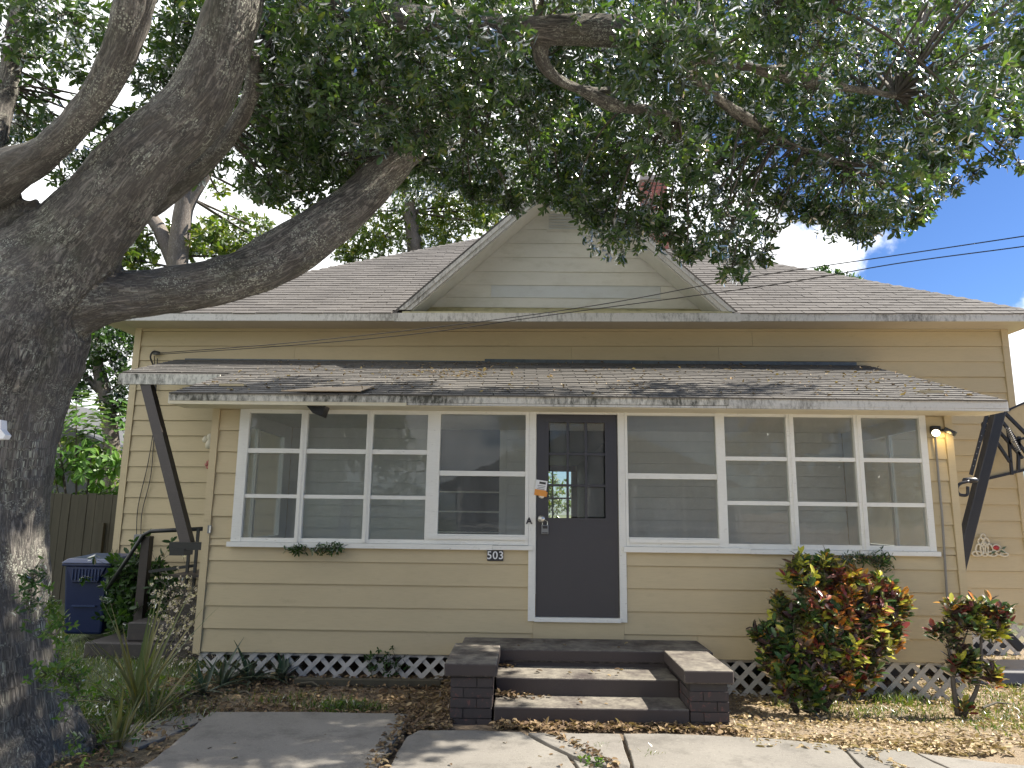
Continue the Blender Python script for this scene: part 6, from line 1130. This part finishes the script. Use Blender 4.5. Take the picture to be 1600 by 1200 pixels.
# yucca-like spiky plants and strap plants
def blades(nm, label, cat, base, n, L, W, mat, spread, droop, group=None, seed=1, lean=(0, 0)):
    rr = random.Random(seed); t = thing(nm, label, cat, base, group); bx, by, bz = base
    for i in range(n):
        a = rr.uniform(0, 6.283); e = rr.uniform(*spread); ln = L*rr.uniform(.6, 1.1); d = Vector((math.cos(a)*math.sin(e)+lean[0], math.sin(a)*math.sin(e)+lean[1], math.cos(e))).normalized(); s = d.cross(Vector((0, 0, 1))); s = s.normalized() if s.length > .05 else Vector((1, 0, 0))
        m = MB(); K = 7; p = Vector((bx+rr.uniform(-.03, .03), by+rr.uniform(-.03, .03), bz)); pts = []
        dd = d.copy(); st_ = ln/K; dr = droop*rr.uniform(.5, 1.6)
        for k in range(K+1):
            t_ = k/K; wd = W*(.55+.9*t_ if t_ < .4 else (.91-(t_-.4)*1.45))*.5
            wd = max(wd, .0012); nn_ = s.cross(dd)
            pts.append((p-s*wd+nn_*wd*.35, p, p+s*wd+nn_*wd*.35)); dd = (dd+Vector((0, 0, -dr*st_))).normalized(); p = p+dd*st_
        for q in pts: m.v += [tuple(x) for x in q]
        for k in range(K): b = k*3; m.f += [(b, b+1, b+4, b+3), (b+1, b+2, b+5, b+4)]
        m.build('leaf', mat, t, True)
    return t
blades('spiky_plant', 'tall spiky plant with yellowed upright blades beside the oak', 'plant', (-3.051, -1.357, 0.000), 30, 1.0, .036, M['blade'], (.2, 1.15), .5, None, 3, (.05, 0))
blades('spiky_plant', 'low tuft of stiff narrow blades at the edge of the walk, beside the oak roots', 'plant', (-2.731, -2.181, 0.000), 30, .42, .026, M['blade'], (.1, 1.1), .3, None, 8)
blades('spiky_plant', 'dry tan spiky plant leaning right beside the narrow slab', 'plant', (-2.859, -1.472, 0.000), 12, .62, .030, M['blade'], (.15, .8), .4, None, 12, (.35, 0))
blades('strap_plant', 'dark strap-leaved plant at the left end of the lattice', 'plant', (-2.764, -0.411, 0.000), 20, 0.46, .048, M['strap'], (.4, 1.25), 1.6, 'strap-leaved plants along the lattice', 21)
blades('strap_plant', 'dark strap-leaved plant in the middle of the left lattice clump', 'plant', (-2.548, -0.243, 0.000), 20, 0.44, .048, M['strap'], (.4, 1.25), 1.6, 'strap-leaved plants along the lattice', 22)
blades('strap_plant', 'smaller dark strap-leaved plant nearest the bare lattice', 'plant', (-2.298, -0.119, 0.000), 20, 0.34, .048, M['strap'], (.4, 1.25), 1.6, 'strap-leaved plants along the lattice', 23)
blades('strap_plant', 'dark strap-leaved plant out in front of the porch corner', 'plant', (-2.787, -0.723, 0.000), 20, 0.40, .048, M['strap'], (.4, 1.25), 1.6, 'strap-leaved plants along the lattice', 24)

# leafy bits: vines and seedlings
def leafy(nm, label, cat, base, pts, mat, ls, k, spread, group=None, stem=True, leaf_w=.4):
    t = thing(nm, label, cat, base, group); S = np.array([p for p in pts], float); S2 = S+rng.normal(0, 1, S.shape)*np.array(spread); D = rng.normal(0, .5, S.shape)+np.array([0, -.5, .35])
    P, A, N, L, W = sprays(S2, D, k, ls, ls*leaf_w, (.6, 1.4), .01); V, Fq = leaf_arrays(P, A, N, L, W); npmesh('leaves', V, Fq, M[mat], t, 'stuff')
    if stem: V, Fq = twig_mesh(S, S2, .003); npmesh('stems', V, Fq, M['twig'], t, 'stuff')
    return t
def along(pts, n): 
    P = bez(pts, 12); idx = np.sort(rng.uniform(0, len(P)-1.01, n)); return [tuple(P[int(i)].lerp(P[int(i)+1], i-int(i))) for i in idx]
leafy('climbing_vine', 'small leafy vine climbing the oak trunk near its foot', 'vine', (-2.676, -2.828, 0.151), along([(-2.615, -2.881, 0.168), (-2.679, -2.882, 0.450), (-2.738, -2.929, 0.712), (-2.746, -3.028, 0.981), (-2.766, -3.042, 1.055)], 60)+along([(-2.750, -3.099, 0.640), (-2.679, -3.073, 0.670), (-2.661, -2.908, 0.600), (-2.622, -2.891, 0.507)], 60), 'vine_leaf', .042, 5, (.035, .035, .04))
leafy('climbing_vine', 'sparse vine sprigs higher on the oak trunk', 'vine', (-2.774, -3.145, 1.067), along([(-2.794, -3.185, 1.001), (-2.778, -3.210, 1.144), (-2.761, -3.235, 1.287)], 40), 'dark_leaf', .04, 4, (.04, .03, .05))
leafy('sill_vine', 'green vine sprig poking out under the left window sill', 'vine', (-2.145, -0.060, 1.221), along([(-2.379, -0.070, 1.224), (-2.266, -0.080, 1.220), (-2.175, -0.070, 1.239)], 26)+along([(-2.078, -0.070, 1.222), (-1.932, -0.090, 1.231), (-1.791, -0.070, 1.238)], 34), 'dark_leaf', .06, 4, (.025, .02, .02), None, True, .28)
leafy('sill_vine', 'feathery green vine sprig along the sill above the large croton', 'vine', (3.270, -0.100, 1.157), along([(2.907, -0.150, 1.126), (3.075, -0.120, 1.156), (3.305, -0.100, 1.207), (3.489, -0.100, 1.185), (3.572, -0.100, 1.210)], 90), 'dark_leaf', .055, 5, (.04, .03, .035), None, True, .25)
leafy('side_shrub', 'leafy green shrub growing under the side handrail', 'shrub', (-4.630, 1.500, 0.062), along([(-4.714, 1.500, 0.134), (-4.744, 1.600, 0.638), (-4.729, 1.600, 1.016)], 150)+along([(-4.391, 1.300, 0.241), (-4.736, 1.600, 0.563), (-4.940, 1.700, 0.854)], 120)+along([(-4.169, 1.200, 0.400), (-4.361, 1.600, 0.718), (-4.558, 1.700, 1.013)], 60), 'dark_leaf', .11, 6, (.14, .12, .13))
leafy('dried_flower_bush', 'thin bush of pale dried flower heads at the left porch corner', 'bush', (-3.460, 0.300, 0.090), along([(-3.520, 0.300, 0.027), (-3.551, 0.350, 0.458), (-3.582, 0.500, 0.763)], 90)+along([(-3.405, 0.250, 0.101), (-3.647, 0.400, 0.514), (-3.756, 0.500, 0.794)], 90)+along([(-3.286, 0.200, 0.112), (-3.423, 0.350, 0.524), (-3.438, 0.400, 0.808)], 70), 'dry_flower', .026, 4, (.13, .12, .13), None, True, .8)
leafy('seedling', 'bright green seedlings at the edge of the walk below the left lattice', 'plant', (-1.451, -0.962, 0.000), along([(-1.519, -1.229, 0.040), (-1.415, -1.123, 0.040), (-1.320, -1.076, 0.040)], 26), 'vine_leaf', .04, 5, (.06, .05, .025))
leafy('seedling', 'low weeds with light green leaves around the spiky plants', 'plant', (-3.428, -0.877, 0.000), along([(-3.505, -1.136, 0.060), (-3.244, -1.222, 0.060), (-3.041, -1.105, 0.060), (-2.827, -0.872, 0.060)], 130)+along([(-3.275, -1.692, 0.060), (-2.913, -2.145, 0.060), (-2.733, -2.343, 0.060)], 60), 'vine_leaf', .05, 5, (.16, .12, .05))
leafy('lattice_vine', 'green vine growing through the left lattice near the steps', 'vine', (-1.341, 0.000, 0.119), along([(-1.528, -0.020, 0.191), (-1.338, -0.030, 0.184), (-1.153, -0.020, 0.185)], 22)+along([(-1.178, -0.030, 0.069), (-1.335, -0.030, 0.096), (-1.494, -0.020, 0.121)], 12), 'dark_leaf', .045, 4, (.05, .02, .05))
leafy('weed', 'small weed growing in the cracked slab at the bottom centre', 'plant', (0.459, -2.389, 0.030), along([(0.400, -2.363, 0.040), (0.456, -2.421, 0.040), (0.513, -2.466, 0.040)], 10), 'vine_leaf', .035, 4, (.03, .03, .012))

# ------------------------------------------------------------------ grass, leaf litter
def scatter_litter():
    P, L, K = [], [], []
    def patch(n, x0, x1, y0, y1, lmin=.03, lmax=.07, dens=None):
        x = rng.uniform(x0, x1, n); y = rng.uniform(y0, y1, n)
        if dens is not None: k = rng.random(n) < dens(x, y); x, y = x[k], y[k]
        P.append(np.stack([x, y, ground_z(x, y)+rng.uniform(.002, .03, len(x))], 1)); L.append(rng.uniform(lmin, lmax, len(x)))
    nz = lambda x, y: vnoise(np.stack([x*1.7, y*1.7, x*0], 1))
    patch(19000, 1.6, 6.9, -1.95, 2.2, .02, .058, dens=lambda x, y: .35+.65*nz(x, y)); patch(4200, -3.3, -.5, -1.36, 0, dens=lambda x, y: .2+.75*nz(x+5, y)); patch(1500, -1.0, -.55, -1.75, -1.2); patch(1100, -.2, 1.7, -1.62, -1.46, .035, .07); patch(700, -3.2, -2.2, -2.7, -1.2)
    patch(900, 1.6, 3.4, -2.05, -1.7)
    p = np.concatenate(P); l = np.concatenate(L)
    # along the joints between slabs and on the steps
    ex = []
    for (a, b, n, w_) in (((-.86, -1.3), (-.93, -2.9), 420, .035), ((.16, -1.66), (.62, -2.5), 120, .018), ((2.29, -1.84), (2.45, -2.5), 60, .02)):
        t = rng.random(n); ex.append(np.stack([a[0]+(b[0]-a[0])*t+rng.normal(0, w_, n), a[1]+(b[1]-a[1])*t, .028+rng.uniform(0, .02, n)], 1))
    n = 70; ex.append(np.stack([-.2+np.abs(rng.normal(0, .16, n)), -1.13+rng.uniform(-.06, .02, n), .13+rng.uniform(0, .03, n)], 1)); n = 16; ex.append(np.stack([-.19+np.abs(rng.normal(0, .06, n)), -.67+rng.uniform(-.05, .0, n), .27+rng.uniform(0, .02, n)], 1))
    n = 40; ex.append(np.stack([rng.uniform(-2.3, 4, n), rng.uniform(-2.8, -1.75, n), np.full(n, .036)], 1)); n = 25; ex.append(np.stack([rng.uniform(-.1, 1.2, n), rng.choice([-1.3, -.85, -.4], n)+rng.uniform(-.12, .12, n), rng.uniform(0, .01, n)], 1))
    q = ex[-1]; q[:, 2] += np.where(q[:, 1] < -1.15, .13, np.where(q[:, 1] < -.62, .268, .41))
    e = np.concatenate(ex); p = np.concatenate([p, e]); l = np.concatenate([l, rng.uniform(.03, .06, len(e))])
    n = len(p); A = np.stack([rng.normal(0, 1, n), rng.normal(0, 1, n), rng.normal(0, .22, n)], 1); N = np.stack([rng.normal(0, .45, n), rng.normal(0, .45, n), np.ones(n)], 1)
    wl = l*rng.uniform(.35, .6, n); dry = p[:, 0] > 1.62
    for msk, mt_, lab in ((~dry, 'litter', 'brown fallen leaves over the soil left of and below the steps'), (dry, 'litter_dry_sunlit', 'dry leaves right of the steps, coloured paler for the sun there')):
        V, Fq = leaf_arrays(p[msk], A[msk], N[msk], l[msk], wl[msk], .25); o = npmesh('leaf_litter', V, Fq, M[mt_], None, 'stuff'); o['label'] = lab; o['category'] = 'leaf litter'
    # on the awning
    n = 520; x = rng.uniform(AX0, AX1, n); y = rng.uniform(AYF, YM-.1, n); z = az(y)+.014; cl = np.abs(rng.normal(0, 1, (90, 2))); xx = np.concatenate([x, -.9+rng.normal(0, .22, 90), 4.0+rng.normal(0, .5, 60)]); yy = np.concatenate([y, 1.1+rng.normal(0, .18, 90), rng.uniform(-.3, 1.6, 60)]); zz = az(yy)+.018+rng.uniform(0, .015, len(yy)); n = len(xx)
    k = (xx > AX0+.05) & (xx < AX1-.05) & (yy > AYF+.03) & (yy < YM-.05); xx, yy, zz = xx[k], yy[k], zz[k]; n = len(xx)
    A = np.stack([rng.normal(0, 1, n), rng.normal(0, 1, n), rng.normal(0, .4, n)], 1); N = np.stack([rng.normal(0, .5, n), rng.normal(0, .5, n), np.ones(n)], 1); l = rng.uniform(.03, .065, n)
    V, Fq = leaf_arrays(np.stack([xx, yy, zz], 1), A, N, l, l*.45, .25); o = npmesh('roof_leaves', V, Fq, M['litter'], None, 'stuff'); o['label'] = 'fallen leaves scattered over the awning roof'; o['category'] = 'leaves'
def scatter_grass():
    P, H = [], []
    def tuft(cx, cy, r, n, h): 
        x = cx+rng.normal(0, r, n); y = cy+rng.normal(0, r*.6, n); P.append(np.stack([x, y, ground_z(x, y)-.005], 1)); H.append(rng.uniform(.5, 1.2, n)*h)
    for (cx, cy, r, n, h) in ((-1.55, -1.12, .13, 260, .10), (-1.25, -1.1, .08, 120, .08), (-2.0, -.9, .2, 150, .08), (3.2, -.6, .3, 500, .08), (4.3, -.5, .5, 900, .07), (4.0, -1.2, .35, 500, .06), (5.0, .2, .6, 900, .07), (5.6, 1.2, .7, 700, .08), (2.6, -.35, .15, 250, .1), (3.5, -.15, .12, 250, .12), (4.9, -1.2, .5, 600, .06), (-3.0, -1.5, .25, 600, .12), (.86, -2.2, .06, 60, .06), (.55, -2.05, .05, 60, .05)): tuft(cx, cy, r, n, h)
    # the green patch left of the porch and behind the oak
    n = 15000; x = rng.uniform(-7.5, -2.9, n); y = rng.uniform(-1.6, 3.5, n); P.append(np.stack([x, y, ground_z(x, y)-.005], 1)); H.append(rng.uniform(.03, .09, n))
    P, H = np.concatenate(P), np.concatenate(H); k = ~((P[:, 0] > -5.6) & (P[:, 0] < -5.0) & (P[:, 1] > 1.6) & (P[:, 1] < 2.2)); P, H = P[k], H[k]; n = len(P)
    a = rng.uniform(0, 6.283, n); s = np.stack([np.cos(a), np.sin(a), np.zeros(n)], 1); l = np.stack([rng.normal(0, .35, n), rng.normal(0, .35, n), np.ones(n)], 1); w_ = rng.uniform(.003, .006, n)[:, None]; h = H[:, None]
    mid = P+unit(l)*h*.55; tip = P+unit(l+np.stack([rng.normal(0, .4, n), rng.normal(0, .4, n), np.zeros(n)], 1))*h
    V = np.stack([P-s*w_, P+s*w_, mid+s*w_*.7, tip, mid-s*w_*.7], 1).reshape(-1, 3); b = np.arange(n)[:, None]*5; Fq = np.concatenate([b+np.array([[0, 1, 2, 4]]), b+np.array([[4, 2, 3, 3]])], 1).reshape(-1, 4)
    # the tip is a triangle: keep it as one by splitting the list
    quads = (b+np.array([[0, 1, 2, 4]])); tris = (b+np.array([[4, 2, 3]]))
    me = bpy.data.meshes.new('grass'); me.from_pydata(V.tolist(), [], quads.tolist()+tris.tolist()); me.materials.append(M['grass']); o = link('grass', me); o['kind'] = 'stuff'; o['label'] = 'short grass and weeds around the house'; o['category'] = 'grass'
scatter_litter(); scatter_grass()
# sticks on the ground
for k, (a, b, lab) in enumerate((((-2.031, -0.395, 0.030), (-1.823, -0.506, 0.030), 'short weathered stick in front of the left lattice'), ((-2.460, -0.785, 0.030), (-2.319, -0.865, 0.030), 'thin twig lying among the leaves near the strap plants'), ((4.111, -0.491, -0.060), (4.466, -0.336, -0.060), 'grey stick on the dry grass right of the small croton'))):
    a, b = Vector(a), Vector(b); c = a.lerp(b, .55)+Vector((0, .03, .02)); o = MB().tube([a, c, b], [.012, .010, .005], 6).build('stick', M['fence']); tag(o, lab, 'stick', 'sticks on the ground')
bo = MB().beam((-2.1, -.33, .03), (-.75, -.30, .03), .09, .06).build('timber_edging', M['fence']); tag(bo, 'old timber edging board lying along the left lattice', 'board')
